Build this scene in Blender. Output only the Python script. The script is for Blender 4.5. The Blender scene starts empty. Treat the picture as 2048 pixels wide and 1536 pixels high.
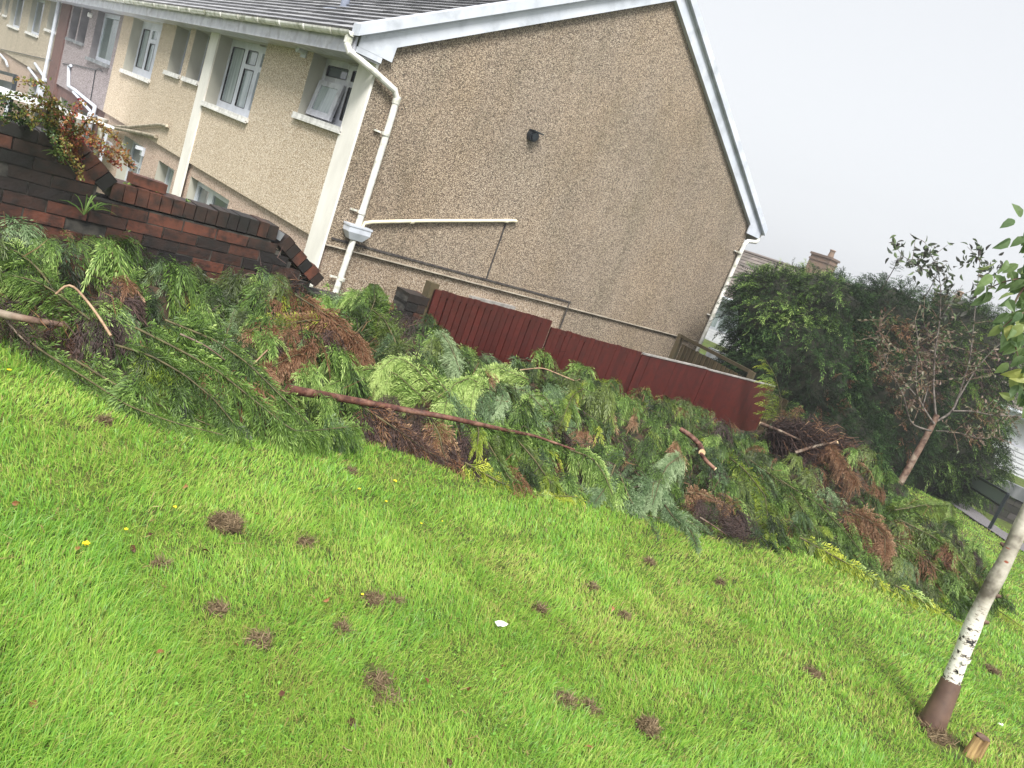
import bpy, math, random
import numpy as np
rs = np.random.RandomState(7)
random.seed(7)
S = bpy.context.scene
COL = S.collection

# ------------------------------------------------------------------ camera
YAW, PITCH, ROLL, FPX = 0.7816, -0.21827, 0.35487, 1501.6
CAM = np.array([-4.92172, -9.24626, 1.31149])
def _axes():
    cy, sy, cp, sp = math.cos(YAW), math.sin(YAW), math.cos(PITCH), math.sin(PITCH)
    f = np.array([sy*cp, cy*cp, sp]); r = np.array([cy, -sy, 0.]); u = np.cross(r, f)
    cr, sr = math.cos(ROLL), math.sin(ROLL)
    return cr*r+sr*u, -sr*r+cr*u, f
AR, AU, AF = _axes()
from mathutils import Matrix, Vector
cam = bpy.data.cameras.new('camera'); camo = bpy.data.objects.new('camera', cam); COL.objects.link(camo)
cam.sensor_width = 36; cam.lens = FPX/2048*36; cam.clip_start = .05; cam.clip_end = 600
camo.matrix_world = Matrix(((AR[0], AU[0], -AF[0], CAM[0]), (AR[1], AU[1], -AF[1], CAM[1]), (AR[2], AU[2], -AF[2], CAM[2]), (0, 0, 0, 1)))
S.camera = camo

# ------------------------------------------------------------------ sky, sun, exposure
SUN_EL, SUN_AZ = math.radians(52), math.radians(215)     # azimuth clockwise from +y
W = bpy.data.worlds.new('World'); S.world = W; W.use_nodes = True
nt = W.node_tree; nt.nodes.clear()
sky = nt.nodes.new('ShaderNodeTexSky'); sky.sky_type = 'NISHITA'; sky.sun_disc = False
sky.sun_elevation = SUN_EL; sky.sun_rotation = SUN_AZ; sky.dust_density = 4; sky.air_density = 1.5
hs = nt.nodes.new('ShaderNodeHueSaturation'); hs.inputs['Saturation'].default_value = .12
mx = nt.nodes.new('ShaderNodeMix'); mx.data_type = 'RGBA'; mx.inputs[0].default_value = .8
mx.inputs[7].default_value = (2.12, 2.19, 2.31, 1)        # even cloud cover
bg = nt.nodes.new('ShaderNodeBackground'); bg.inputs[1].default_value = .12
wo = nt.nodes.new('ShaderNodeOutputWorld')
nt.links.new(sky.outputs[0], hs.inputs['Color']); nt.links.new(hs.outputs[0], mx.inputs[6])
nt.links.new(mx.outputs[2], bg.inputs[0]); nt.links.new(bg.outputs[0], wo.inputs[0])
sl = bpy.data.lights.new('sun', 'SUN'); sl.energy = 2.2; sl.angle = math.radians(22); sl.color = (1, .965, .91)
so = bpy.data.objects.new('sun', sl); COL.objects.link(so)
sd = Vector((math.sin(SUN_AZ)*math.cos(SUN_EL), math.cos(SUN_AZ)*math.cos(SUN_EL), math.sin(SUN_EL)))
so.rotation_euler = sd.to_track_quat('Z', 'Y').to_euler(); so.location = (0, -20, 30)
S.view_settings.view_transform = 'Standard'; S.view_settings.look = 'None'
S.view_settings.exposure = 1.6; S.view_settings.gamma = 1
S.render.engine = 'CYCLES'
S.cycles.use_denoising = True
S.cycles.max_bounces = 6; S.cycles.diffuse_bounces = 3; S.cycles.glossy_bounces = 2; S.cycles.transmission_bounces = 3

# ------------------------------------------------------------------ helpers: rays through the surveyed camera
def ray(x, y): return (x-1024)/FPX*AR-(y-768)/FPX*AU+AF
def at_y(x, y, Y): d = ray(x, y); return CAM+d*(Y-CAM[1])/d[1]
def at_x(x, y, X): d = ray(x, y); return CAM+d*(X-CAM[0])/d[0]
def at_d(x, y, D): return CAM+D*ray(x, y)
def project(P):
    d = P-CAM; z = d@AF
    return 1024+FPX*(d@AR)/z, 768-FPX*(d@AU)/z, z
def vnoise(x, y, sc, seed=0):
    x = np.asarray(x)*sc+seed*13.7; y = np.asarray(y)*sc+seed*7.3
    xi, yi = np.floor(x).astype(np.int64), np.floor(y).astype(np.int64); fx, fy = x-xi, y-yi
    fx = fx*fx*(3-2*fx); fy = fy*fy*(3-2*fy)
    def h(a, b):
        n = (a*374761393+b*668265263+seed*97) & 0x7fffffff
        n = ((n ^ (n >> 13))*1274126177) & 0x7fffffff
        return (n & 0xffff)/65535.
    return (h(xi, yi)*(1-fx)+h(xi+1, yi)*fx)*(1-fy)+(h(xi, yi+1)*(1-fx)+h(xi+1, yi+1)*fx)*fy
def lawn_z(x, y):
    x = np.asarray(x, float); y = np.asarray(y, float)
    z = -.12-.068*(np.clip(x, -30, 40)-CAM[0])
    z = z+.035*(vnoise(x, y, .9, 3)-.5)+.02*(vnoise(x, y, 2.7, 4)-.5)
    z = z-.35*np.clip(y+5.0, 0, 1.1)*np.clip((x+3)/2, 0, 1)*np.clip((8-x)/2, 0, 1)
    return z
def on_lawn(x, y):
    d = ray(x, y); t = np.arange(.8, 40, .01); P = CAM+t[:, None]*d
    k = np.argmax(P[:, 2] < lawn_z(P[:, 0], P[:, 1])); return P[k]

# ------------------------------------------------------------------ mesh builder
class MB:
    def __init__(s): s.v = []; s.n = 0; s.f = []
    def add(s, V, F, mat=0, tint=.5):
        V = np.asarray(V, float).reshape(-1, 3); F = np.asarray(F, np.int64)
        s.v.append(V); s.f.append((F+s.n, mat, np.broadcast_to(np.asarray(tint, float), (len(F),)))); s.n += len(V); return s
    def obox(s, c, ax, ay, az, mat=0, tint=.5):
        c, ax, ay, az = [np.asarray(a, float) for a in (c, ax, ay, az)]
        V = [c+i*ax+j*ay+k*az for i, j, k in ((-1,-1,-1),(1,-1,-1),(1,1,-1),(-1,1,-1),(-1,-1,1),(1,-1,1),(1,1,1),(-1,1,1))]
        return s.add(V, [(0,3,2,1),(4,5,6,7),(0,1,5,4),(1,2,6,5),(2,3,7,6),(3,0,4,7)], mat, tint)
    def box(s, x0, x1, y0, y1, z0, z1, mat=0, tint=.5):
        return s.obox(((x0+x1)/2, (y0+y1)/2, (z0+z1)/2), ((x1-x0)/2,0,0), (0,(y1-y0)/2,0), (0,0,(z1-z0)/2), mat, tint)
    def bar(s, a, b, w, h, mat=0, tint=.5, up=(0,0,1)):
        a, b = np.asarray(a, float), np.asarray(b, float); d = b-a; L = np.linalg.norm(d); d = d/L
        sd_ = np.cross(d, up); sd_ /= np.linalg.norm(sd_); u = np.cross(sd_, d)
        return s.obox((a+b)/2, d*L/2, sd_*w/2, u*h/2, mat, tint)
    def tube(s, P, r, n=8, mat=0, tint=.5, caps=True):
        P = np.asarray(P, float); m = len(P); r = np.broadcast_to(np.asarray(r, float), (m,))
        T = np.gradient(P, axis=0); T /= np.linalg.norm(T, axis=1)[:, None]+1e-9
        ref = np.array([0, 0, 1.]) if abs(T[0][2]) < .9 else np.array([1., 0, 0])
        a = np.arange(n)*2*math.pi/n; V = []
        u = np.cross(T[0], ref); u /= np.linalg.norm(u)
        for i in range(m):
            u = u-T[i]*(u@T[i]); u /= np.linalg.norm(u); w = np.cross(T[i], u)
            V.append(P[i]+r[i]*(np.cos(a)[:, None]*u+np.sin(a)[:, None]*w))
        F = [(i*n+k, i*n+(k+1) % n, (i+1)*n+(k+1) % n, (i+1)*n+k) for i in range(m-1) for k in range(n)]
        s.add(np.concatenate(V), F, mat, tint)
        if caps:
            V2 = np.concatenate([V[0], [P[0]], V[-1], [P[-1]]])
            F2 = [((k+1) % n, k, n) for k in range(n)]+[(n+1+k, n+1+(k+1) % n, 2*n+1) for k in range(n)]
            s.add(V2, F2, mat if caps is True else caps, tint)
        return s
    def lathe(s, c, prof, n=16, mat=0, tint=.5):
        a = np.arange(n)*2*math.pi/n; V = []
        for r, z in prof: V += [(c[0]+r*math.cos(t), c[1]+r*math.sin(t), c[2]+z) for t in a]
        F = [(i*n+k, i*n+(k+1) % n, (i+1)*n+(k+1) % n, (i+1)*n+k) for i in range(len(prof)-1) for k in range(n)]
        return s.add(V, F, mat, tint)
    def poly(s, pts, mat=0, tint=.5): return s.add(pts, [tuple(range(len(pts)))], mat, tint)
    def build(s, name, mats, parent=None, smooth=False, loc=None):
        me = bpy.data.meshes.new(name); V = np.concatenate(s.v)
        if loc is not None: V = V-np.asarray(loc)
        me.vertices.add(len(V)); me.vertices.foreach_set('co', V.astype(np.float32).ravel())
        loops = np.concatenate([f.ravel() for f, _, _ in s.f]); cnt = np.concatenate([np.full(len(f), f.shape[1]) for f, _, _ in s.f])
        me.loops.add(len(loops)); me.loops.foreach_set('vertex_index', loops.astype(np.int32))
        st = np.concatenate([[0], np.cumsum(cnt)[:-1]]); me.polygons.add(len(cnt)); me.polygons.foreach_set('loop_start', st.astype(np.int32))
        me.polygons.foreach_set('material_index', np.concatenate([np.full(len(f), m) for f, m, _ in s.f]).astype(np.int32))
        me.polygons.foreach_set('use_smooth', np.full(len(cnt), bool(smooth)))
        me.update(calc_edges=True)
        at = me.attributes.new('tint', 'FLOAT', 'FACE'); at.data.foreach_set('value', np.concatenate([t for _, _, t in s.f]).astype(np.float32))
        for m in (mats if isinstance(mats, (list, tuple)) else [mats]): me.materials.append(m)
        o = bpy.data.objects.new(name, me); COL.objects.link(o)
        if loc is not None: o.location = loc
        if parent is not None:
            o.parent = parent; o.matrix_parent_inverse = Matrix.Translation(-Vector(parent.location))
        return o
def tag(o, label=None, cat=None, group=None, kind=None):
    if label: o['label'] = label
    if cat: o['category'] = cat
    if group: o['group'] = group
    if kind: o['kind'] = kind
    return o
def thing(name, label, cat, loc=(0, 0, 0), group=None):
    o = bpy.data.objects.new(name, None); COL.objects.link(o); o.location = tuple(float(a) for a in loc); o.empty_display_size = .2
    return tag(o, label, cat, group)

# ------------------------------------------------------------------ materials
def newmat(name):
    m = bpy.data.materials.new(name); m.use_nodes = True; t = m.node_tree; b = t.nodes['Principled BSDF']; return m, t, b
def N(t, k, **kw):
    n = t.nodes.new(k)
    for a, v in kw.items(): setattr(n, a, v)
    return n
def ramp(t, fac, stops, const=False):
    r = N(t, 'ShaderNodeValToRGB'); e = r.color_ramp.elements
    if const: r.color_ramp.interpolation = 'CONSTANT'
    while len(e) < len(stops): e.new(.5)
    for i, (p, c) in enumerate(stops): e[i].position = p; e[i].color = (*c, 1) if len(c) == 3 else c
    t.links.new(fac, r.inputs[0]); return r.outputs[0]
def noise(t, scale, detail=3, stretch=None, rough=.55, seed=0):
    g = N(t, 'ShaderNodeNewGeometry'); v = g.outputs['Position']
    mp = N(t, 'ShaderNodeMapping'); mp.inputs['Location'].default_value = (seed*3.1, seed*1.7, seed*5.3)
    if stretch: mp.inputs['Scale'].default_value = stretch
    t.links.new(v, mp.inputs[0]); v = mp.outputs[0]
    n = N(t, 'ShaderNodeTexNoise'); n.inputs['Scale'].default_value = scale; n.inputs['Detail'].default_value = detail; n.inputs['Roughness'].default_value = rough
    t.links.new(v, n.inputs[0]); return n.outputs[0]
def mix(t, fac, a, b, mode='MIX'):
    m = N(t, 'ShaderNodeMix', data_type='RGBA', blend_type=mode)
    for k, s_ in ((0, fac), (6, a), (7, b)):
        if isinstance(s_, (int, float)): m.inputs[k].default_value = s_
        elif isinstance(s_, tuple): m.inputs[k].default_value = (*s_, 1)
        else: t.links.new(s_, m.inputs[k])
    return m.outputs[2]
def bump(t, b, h, strength, dist=.01):
    n = N(t, 'ShaderNodeBump'); n.inputs['Strength'].default_value = strength; n.inputs['Distance'].default_value = dist
    t.links.new(h, n.inputs['Height']); t.links.new(n.outputs[0], b.inputs['Normal'])
def mottled(name, c1, c2, scale=8, rough=.7, bmp=0, stretch=None, spec=.4, lo=.35, hi=.65, detail=4, c3=None, sc3=1.5):
    m, t, b = newmat(name); n = noise(t, scale, detail, stretch); c = ramp(t, n, [(lo, c1), (hi, c2)])
    if c3: c = mix(t, ramp(t, noise(t, sc3, 4, None, .6, 5), [(.5, (0,0,0)), (.68, (1,1,1))]), c, c3)
    t.links.new(c, b.inputs['Base Color']); b.inputs['Roughness'].default_value = rough; b.inputs['Specular IOR Level'].default_value = spec
    if bmp: bump(t, b, n, bmp)
    return m
def tinted(name, stops, rough=.55, trans=0., spec=.4, nscale=0, nmix=None, bmp=0, namt=.5):
    m, t, b = newmat(name); a = N(t, 'ShaderNodeAttribute', attribute_name='tint'); c = ramp(t, a.outputs['Fac'], stops)
    if nscale:
        nn = noise(t, nscale, 5, None, .6)
        c = mix(t, ramp(t, nn, [(.42, (0,0,0)), (.66, (namt,)*3)]), c, nmix)
        if bmp: bump(t, b, nn, bmp)
    t.links.new(c, b.inputs['Base Color']); b.inputs['Roughness'].default_value = rough; b.inputs['Specular IOR Level'].default_value = spec
    if trans:
        tr = N(t, 'ShaderNodeBsdfTranslucent'); t.links.new(c, tr.inputs[0]); ms = N(t, 'ShaderNodeMixShader'); ms.inputs[0].default_value = trans
        t.links.new(b.outputs[0], ms.inputs[1]); t.links.new(tr.outputs[0], ms.inputs[2]); t.links.new(ms.outputs[0], t.nodes['Material Output'].inputs[0])
    return m
def dash(name, stops, scale, patches=None, bmp=.6, stain=None):
    """pebble dash: every chip a voronoi cell with its own stone colour"""
    m, t, b = newmat(name); g = N(t, 'ShaderNodeNewGeometry')
    v = N(t, 'ShaderNodeTexVoronoi'); v.inputs['Scale'].default_value = scale; t.links.new(g.outputs['Position'], v.inputs['Vector'])
    sp = N(t, 'ShaderNodeSeparateColor'); t.links.new(v.outputs['Color'], sp.inputs[0])
    c = ramp(t, sp.outputs[0], stops)
    ed = ramp(t, v.outputs['Distance'], [(.35, (1,1,1)), (.75, (.45,.42,.4))]); c = mix(t, 1., c, ed, 'MULTIPLY')
    for k, (sc, lo, hi, col, amt, st) in enumerate(patches or []):
        c = mix(t, ramp(t, noise(t, sc, 5, st, .6, k+2), [(lo, (0,0,0)), (hi, (amt,)*3)]), c, col, 'MULTIPLY')
    t.links.new(c, b.inputs['Base Color']); b.inputs['Roughness'].default_value = .8; b.inputs['Specular IOR Level'].default_value = .35
    iv = N(t, 'ShaderNodeMath', operation='SUBTRACT'); iv.inputs[0].default_value = 1; t.links.new(v.outputs['Distance'], iv.inputs[1])
    bump(t, b, iv.outputs[0], bmp, .012); return m

GABLE = dash('gable_dash', [(0, (.10,.085,.07)), (.25, (.215,.172,.132)), (.5, (.365,.295,.222)), (.75, (.48,.40,.31)), (1, (.64,.555,.44))], 88,
    [(.45, .42, .75, (.74,.74,.74), .7, None), (1.6, .5, .75, (.80,.80,.74), .6, None), (.7, .45, .8, (1.08,.99,.86), .7, (1,1,.6)), (1.3, .52, .7, (.72,.74,.70), .7, (1,1,.28))])
GABLE_LOW = dash('gable_dash_lower', [(0, (.16,.12,.10)), (.3, (.36,.27,.19)), (.6, (.54,.43,.32)), (1, (.75,.66,.55))], 88, [(1.1, .45, .7, (.62,.6,.56), .8, None)])
CREAM = dash('cream_dash', [(0, (.42,.33,.23)), (.3, (.64,.52,.38)), (.6, (.75,.63,.48)), (1, (.87,.79,.66))], 80, [(.7, .45, .7, (.86,.84,.80), .8, (1,1,.5))], .4)
PINK = dash('pinkish_dash', [(0, (.33,.23,.18)), (.4, (.58,.44,.35)), (1, (.78,.66,.56))], 55, [], .4)
LILAC = dash('lilac_dash', [(0, (.19,.16,.165)), (.4, (.33,.285,.29)), (1, (.50,.45,.46))], 55, [(.8, .45, .7, (.85,.84,.86), .8, None)], .4)
FARCREAM = dash('far_cream_render', [(0, (.50,.43,.33)), (1, (.62,.55,.44))], 40, [(.8, .5, .75, (.82,.82,.80), .9, (1,2,.35))], .2)
PAINTW = mottled('cream_paint', (.68,.66,.61), (.80,.78,.73), 3, .6, .05, (1,1,.4))
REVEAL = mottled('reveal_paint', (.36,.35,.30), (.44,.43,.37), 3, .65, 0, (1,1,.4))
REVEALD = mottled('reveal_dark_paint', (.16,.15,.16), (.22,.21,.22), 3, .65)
SILL = mottled('sill_paint', (.55,.54,.52), (.80,.79,.76), 9, .55, .1)
UPVC = mottled('upvc', (.50,.54,.61), (.60,.63,.69), 2, .3, 0, None, .5, c3=(.43,.46,.51), sc3=3)
UPVCD = mottled('weathered_upvc', (.42,.43,.49), (.58,.59,.64), 5, .35, 0, None, .5, c3=(.33,.33,.36), sc3=6)
GUTT = mottled('gutter_plastic', (.62,.61,.56), (.80,.80,.77), 7, .35, 0, None, .5, c3=(.33,.34,.26), sc3=5)
PIPEC = mottled('cream_plastic', (.66,.60,.42), (.76,.71,.55), 6, .4)
GLASS, _t, _b = newmat('window_glass'); _b.inputs['Base Color'].default_value = (.10,.125,.14,1); _b.inputs['Roughness'].default_value = .06; _b.inputs['Specular IOR Level'].default_value = .9
NETG = mottled('glass_net_curtain', (.22,.27,.28), (.38,.44,.45), 14, .12, 0, (1,1,.08), .8)
DGREEN = mottled('glass_green', (.09,.13,.12), (.17,.22,.20), 3, .08, 0, (1,1,.2), .8)
RUBBER = mottled('black_rubber', (.02,.02,.022), (.035,.035,.04), 20, .5)
DARKM = mottled('dark_line', (.035,.03,.03), (.09,.08,.07), 12, .8)
BEAD = mottled('drip_bead', (.30,.26,.21), (.50,.45,.37), 6, .6)
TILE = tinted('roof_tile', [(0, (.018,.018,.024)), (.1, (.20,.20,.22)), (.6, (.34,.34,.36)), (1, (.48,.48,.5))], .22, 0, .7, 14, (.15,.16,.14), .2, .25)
LEADM = mottled('lead', (.16,.18,.24), (.24,.27,.34), 8, .4)
BRICK = tinted('old_brick', [(0, (.013,.011,.011)), (.35, (.030,.018,.014)), (.65, (.070,.028,.018)), (1, (.125,.043,.026))], .55, 0, .45, 13, (.012,.012,.011), .6, .85)
MORTAR = mottled('mortar', (.016,.016,.015), (.07,.065,.055), 14, .85, .3)
BROWNBR = tinted('brown_brick', [(0, (.09,.05,.045)), (1, (.20,.11,.09))], .7, 0, .3, 9, (.06,.04,.04), .3)
REDWOOD = tinted('red_fence_stain', [(0, (.016,.004,.004)), (.4, (.055,.009,.007)), (1, (.074,.012,.009))], .42, 0, .5, 12, (.020,.007,.006), .2, .40)
OLDWOOD = tinted('old_fence_wood', [(0, (.045,.035,.02)), (1, (.14,.105,.06))], .7, 0, .3, 9, (.04,.045,.02), .2)
GREYRAIL = mottled('grey_capping', (.20,.19,.18), (.36,.34,.32), 9, .6)
SOIL = mottled('turf_soil', (.035,.045,.012), (.10,.13,.025), 9, .9, .5, None, .2, c3=(.07,.12,.018), sc3=.9)
GREEN = [(0, (.008,.016,.004)), (.3, (.034,.066,.013)), (.6, (.115,.205,.036)), (.82, (.25,.37,.09)), (1, (.44,.56,.19))]
CGREEN = tinted('conifer_green', GREEN, .5, .25, .3)
CBLUE = tinted('conifer_bluegreen', [(0, (.022,.042,.017)), (.5, (.11,.185,.075)), (1, (.34,.44,.24))], .5, .3, .35)
CLIME = tinted('conifer_lime', [(0, (.07,.12,.012)), (.5, (.23,.31,.03)), (1, (.58,.62,.08))], .45, .35, .4)
COLIVE = tinted('conifer_olive', [(0, (.025,.04,.010)), (.5, (.09,.13,.028)), (1, (.23,.30,.06))], .45, .3, .4)
CBROWN = tinted('conifer_dead', [(0, (.045,.020,.011)), (.35, (.14,.062,.028)), (.7, (.22,.122,.066)), (1, (.38,.245,.145))], .6, .2, .3)
CDARKTW = tinted('dead_twigs', [(0, (.018,.012,.011)), (.6, (.05,.03,.026)), (1, (.11,.06,.045))], .7, 0, .3)
CONIF = [CGREEN, CBLUE, CLIME, COLIVE, CBROWN, CDARKTW]
G_, B_, L_, O_, D_, T_ = range(6)
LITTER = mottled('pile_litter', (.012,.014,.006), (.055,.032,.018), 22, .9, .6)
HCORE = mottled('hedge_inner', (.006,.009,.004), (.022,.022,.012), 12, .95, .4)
HEDGE1 = tinted('hedge_dark', [(0, (.006,.012,.005)), (.45, (.017,.036,.012)), (.8, (.040,.085,.025)), (1, (.11,.19,.05))], .75, .2, .12)
HEDGE2 = tinted('hedge_yellowgreen', [(0, (.008,.016,.005)), (.45, (.024,.048,.011)), (.8, (.065,.12,.022)), (1, (.15,.22,.04))], .75, .2, .12)
BARKR = mottled('red_bark', (.040,.014,.011), (.12,.045,.030), 18, .7, .7, (1,1,1), c3=(.24,.13,.09), sc3=9)
BARKG = mottled('grey_brown_bark', (.07,.04,.03), (.17,.11,.08), 22, .75, .5, None, .3, c3=(.26,.22,.17), sc3=6)
DSTEM = mottled('green_stem', (.045,.04,.018), (.12,.10,.045), 20, .7)
TWIG = mottled('bare_twig', (.20,.12,.075), (.40,.27,.17), 30, .6)
CUT = mottled('fresh_cut_wood', (.60,.42,.22), (.74,.58,.36), 30, .6)
BLADE = tinted('grass_blade', [(0, (.30,.20,.10)), (.12, (.52,.47,.18)), (.3, (.47,.62,.13)), (.55, (.33,.56,.085)), (.8, (.19,.43,.065)), (1, (.40,.62,.22))], .45, .45, .35)
STRAW = tinted('dead_straw', [(0, (.05,.036,.022)), (.5, (.20,.145,.085)), (1, (.44,.34,.21))], .8, .1, .2)
DLEAF = tinted('dead_leaf', [(0, (.045,.018,.010)), (.5, (.15,.055,.025)), (1, (.34,.15,.06))], .45, .15, .5)
YELLOW = mottled('petal', (.80,.62,.01), (.90,.75,.03), 40, .5)
PAPER = mottled('paper', (.68,.72,.68), (.85,.88,.85), 40, .6)
STEEL = mottled('black_metal', (.010,.014,.018), (.022,.028,.034), 10, .4)
MESHG, _t, _b = newmat('dark_infill'); _b.inputs['Base Color'].default_value = (.24,.28,.28,1); _b.inputs['Roughness'].default_value = .25
BLOCKW = tinted('dark_block', [(0, (.035,.032,.034)), (1, (.10,.09,.09))], .75, 0, .3, 6, (.05,.06,.03), .3)
CONCR = mottled('grey_concrete', (.12,.13,.14), (.24,.25,.26), 5, .8, .2, (1,1,.3))
TARMAC = mottled('tarmac', (.09,.085,.09), (.19,.18,.185), 30, .85, .5)
CLAD = mottled('white_cladding', (.60,.61,.66), (.74,.75,.80), 4, .45)
ROOFB = tinted('brown_roof_tile', [(0, (.09,.075,.07)), (1, (.20,.165,.15))], .6, 0, .4, 5, (.13,.12,.08), .2)
CHIM = tinted('chimney_brick', [(0, (.13,.09,.07)), (1, (.28,.19,.13))], .8, 0, .3, 5, (.10,.09,.08), .3)
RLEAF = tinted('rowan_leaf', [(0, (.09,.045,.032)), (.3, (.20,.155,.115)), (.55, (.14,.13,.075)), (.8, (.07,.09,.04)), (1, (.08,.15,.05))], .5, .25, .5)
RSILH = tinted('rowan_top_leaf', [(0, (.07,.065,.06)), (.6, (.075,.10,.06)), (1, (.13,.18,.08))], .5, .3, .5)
BLEAF = tinted('broad_leaf', [(0, (.10,.17,.075)), (.55, (.21,.30,.12)), (1, (.42,.44,.12))], .45, .5, .4)
CREEP = tinted('creeper_leaf', [(0, (.025,.055,.02)), (.3, (.10,.16,.03)), (.55, (.24,.20,.045)), (.8, (.34,.13,.05)), (1, (.30,.045,.06))], .4, .3, .5)
CANOPY = mottled('white_roof_sheet', (.80,.83,.85), (.88,.90,.92), 2, .3)
WEED = tinted('weed', [(0, (.10,.20,.05)), (1, (.28,.42,.10))], .5, .3, .4)
SLEEVE = mottled('brown_tree_guard', (.085,.050,.038), (.14,.085,.062), 10, .5, .1)
# birch bark: white, dark dashes and scars
BIRCH, _t, _b = newmat('birch_bark')
_c = ramp(_t, noise(_t, 5, 4, None, .6), [(.40, (.10,.085,.065)), (.5, (.30,.275,.225)), (.64, (.46,.43,.37))])
_g = N(_t, 'ShaderNodeNewGeometry'); _sx = N(_t, 'ShaderNodeSeparateXYZ'); _t.links.new(_g.outputs['Position'], _sx.inputs[0])
_mr = N(_t, 'ShaderNodeMapRange'); _mr.inputs[1].default_value = .28; _mr.inputs[2].default_value = .12; _t.links.new(_sx.outputs[2], _mr.inputs[0])
_lowb = ramp(_t, noise(_t, 24, 4, (1,1,1.9), .7, 3), [(.52, (.66,.64,.58)), (.57, (.38,.33,.27)), (.60, (.02,.018,.02))])
_c = mix(_t, _mr.outputs[0], _c, _lowb)
_c = mix(_t, ramp(_t, noise(_t, 9, 2, (1,1,3), .5, 9), [(.70, (0,0,0)), (.73, (1,1,1))]), _c, (.22,.05,.02))
_t.links.new(_c, _b.inputs['Base Color']); _b.inputs['Roughness'].default_value = .6
bump(_t, _b, noise(_t, 26, 4, (1,1,2), .6), .4)

# ------------------------------------------------------------------ plant generators (vectorised)
def unit(a): return a/(np.linalg.norm(a, axis=-1, keepdims=True)+1e-9)
def make_template(K, seed, spread=1., width=.027, sub=4):
    """a feathery spray: stem, side shoots leaving it left and right, narrow scale leaves along every shoot"""
    r = np.random.RandomState(seed); V = []; T = []
    def leaf(p, d, L, w, t):
        s_ = np.cross(d, [0, 0, 1.]); s_ = s_+np.array([0, 0, r.randn()*.7]); s_ /= np.linalg.norm(s_)
        V.extend([p, p+d*L*.45+s_*w/2, p+d*L, p+d*L*.45-s_*w/2]); T.append(t)
    for k in range(K):
        t = .05+.95*(k+r.rand()*.6)/K; sgn = 1 if k % 2 else -1
        a = (.66-.40*t+r.randn()*.12)*spread; L = (.40*(1-.60*t)+.04)*(.7+.6*r.rand())
        p = np.array([t, .05*math.sin(3*t+seed), r.randn()*.012]); d = np.array([math.cos(a), sgn*math.sin(a), r.randn()*.22]); d /= np.linalg.norm(d)
        for m in range(sub):
            f = m/sub; sg2 = 1 if m % 2 else -1; b = .38+r.randn()*.12; d2 = d+np.array([-sgn*sg2*0, 0, 0]); c_, s2 = math.cos(sg2*b), math.sin(sg2*b)
            d2 = np.array([d[0]*c_-d[1]*s2, d[0]*s2+d[1]*c_, d[2]+r.randn()*.15]); d2 /= np.linalg.norm(d2)
            q = p+d*L*f*.8+np.array([0, 0, -.10*L*f*f])
            leaf(q, d2 if m < sub-1 else d, L*(.50-.14*f), width*(.8+.5*r.rand()), r.rand()*.18-.30+.38*f+.22*t)
    for k in range(5):
        a0, a1 = k/5, (k+1)/5; w = .007*(1-.7*a0)
        V.extend([(a0, .05*math.sin(3*a0+seed)-w, 0), (a1, .05*math.sin(3*a1+seed)-w*.7, 0), (a1, .05*math.sin(3*a1+seed)+w*.7, 0), (a0, .05*math.sin(3*a0+seed)+w, 0)]); T.append(-.2)
    return np.array([np.asarray(v, float) for v in V]), np.array(T)
TPL = [make_template(18, i) for i in range(7)]
TPH = [make_template(12, 20+i, 1.1, .042, 3) for i in range(5)]
def sprays(mb, P, D, U, L, kind, tint, droop=.5, tpls=None):
    """many feathery shoots; P base, D direction, U up-hint, L length, kind = material index per shoot"""
    tpls = tpls or TPL; P = np.asarray(P, float); n = len(P); D = unit(np.asarray(D, float)); L = np.broadcast_to(L, (n,)); droop = np.broadcast_to(droop, (n,))
    kind = np.broadcast_to(kind, (n,)); tint = np.broadcast_to(tint, (n,)); B = unit(np.cross(U, D)); Nn = np.cross(D, B)
    which = rs.randint(0, len(tpls), n)
    for w in range(len(tpls)):
        V, T = tpls[w]; q = len(V)//4
        for k in np.unique(kind):
            i = np.where((which == w) & (kind == k))[0]
            if not len(i): continue
            X = V[None, :, :, None]
            Wd = P[i][:, None]+L[i][:, None, None]*(V[None, :, 0:1]*D[i][:, None]+V[None, :, 1:2]*B[i][:, None]+V[None, :, 2:3]*Nn[i][:, None])
            Wd[:, :, 2] -= (droop[i]*L[i])[:, None]*V[None, :, 0]**2
            F = np.arange(len(i)*len(V)).reshape(-1, 4)
            mb.add(Wd.reshape(-1, 3), F, int(k), np.clip((tint[i][:, None]+T[None]).ravel(), 0, 1))
def leaves(mb, P, D, U, L, wd, tint, mat=0, curl=.15):
    P = np.asarray(P, float); n = len(P); D = unit(np.asarray(D, float)); B = unit(np.cross(U, D)); Nn = np.cross(D, B); L = np.broadcast_to(L, (n,))
    tpl = np.array([(0,0,0), (.35,-wd,.12), (1,0,-curl), (.35,wd,.12), (.68,-wd*.75,.04), (.68,wd*.75,.04), (.12,-wd*.6,.05), (.12,wd*.6,.05), (.4,0,0), (.7,0,-.05)])
    F = np.array([(0,6,1,8), (0,8,3,7), (1,4,9,8), (3,8,9,5), (4,2,2,9), (9,2,2,5)])
    F4 = F[:4]; F3 = np.array([(4,2,9), (9,2,5)])
    V = P[:, None]+L[:, None, None]*(tpl[None, :, 0:1]*D[:, None]+tpl[None, :, 1:2]*B[:, None]+tpl[None, :, 2:3]*Nn[:, None])
    off = (np.arange(n)*10)[:, None, None]
    base = mb.n; V = V.reshape(-1, 3); tint = np.broadcast_to(tint, (n,))
    mb.add(V, (F4[None]+off).reshape(-1, 4), mat, np.repeat(tint, 4))
    mb.f.append(((F3[None]+off).reshape(-1, 3)+base, mat, np.repeat(tint, 2)))
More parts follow.
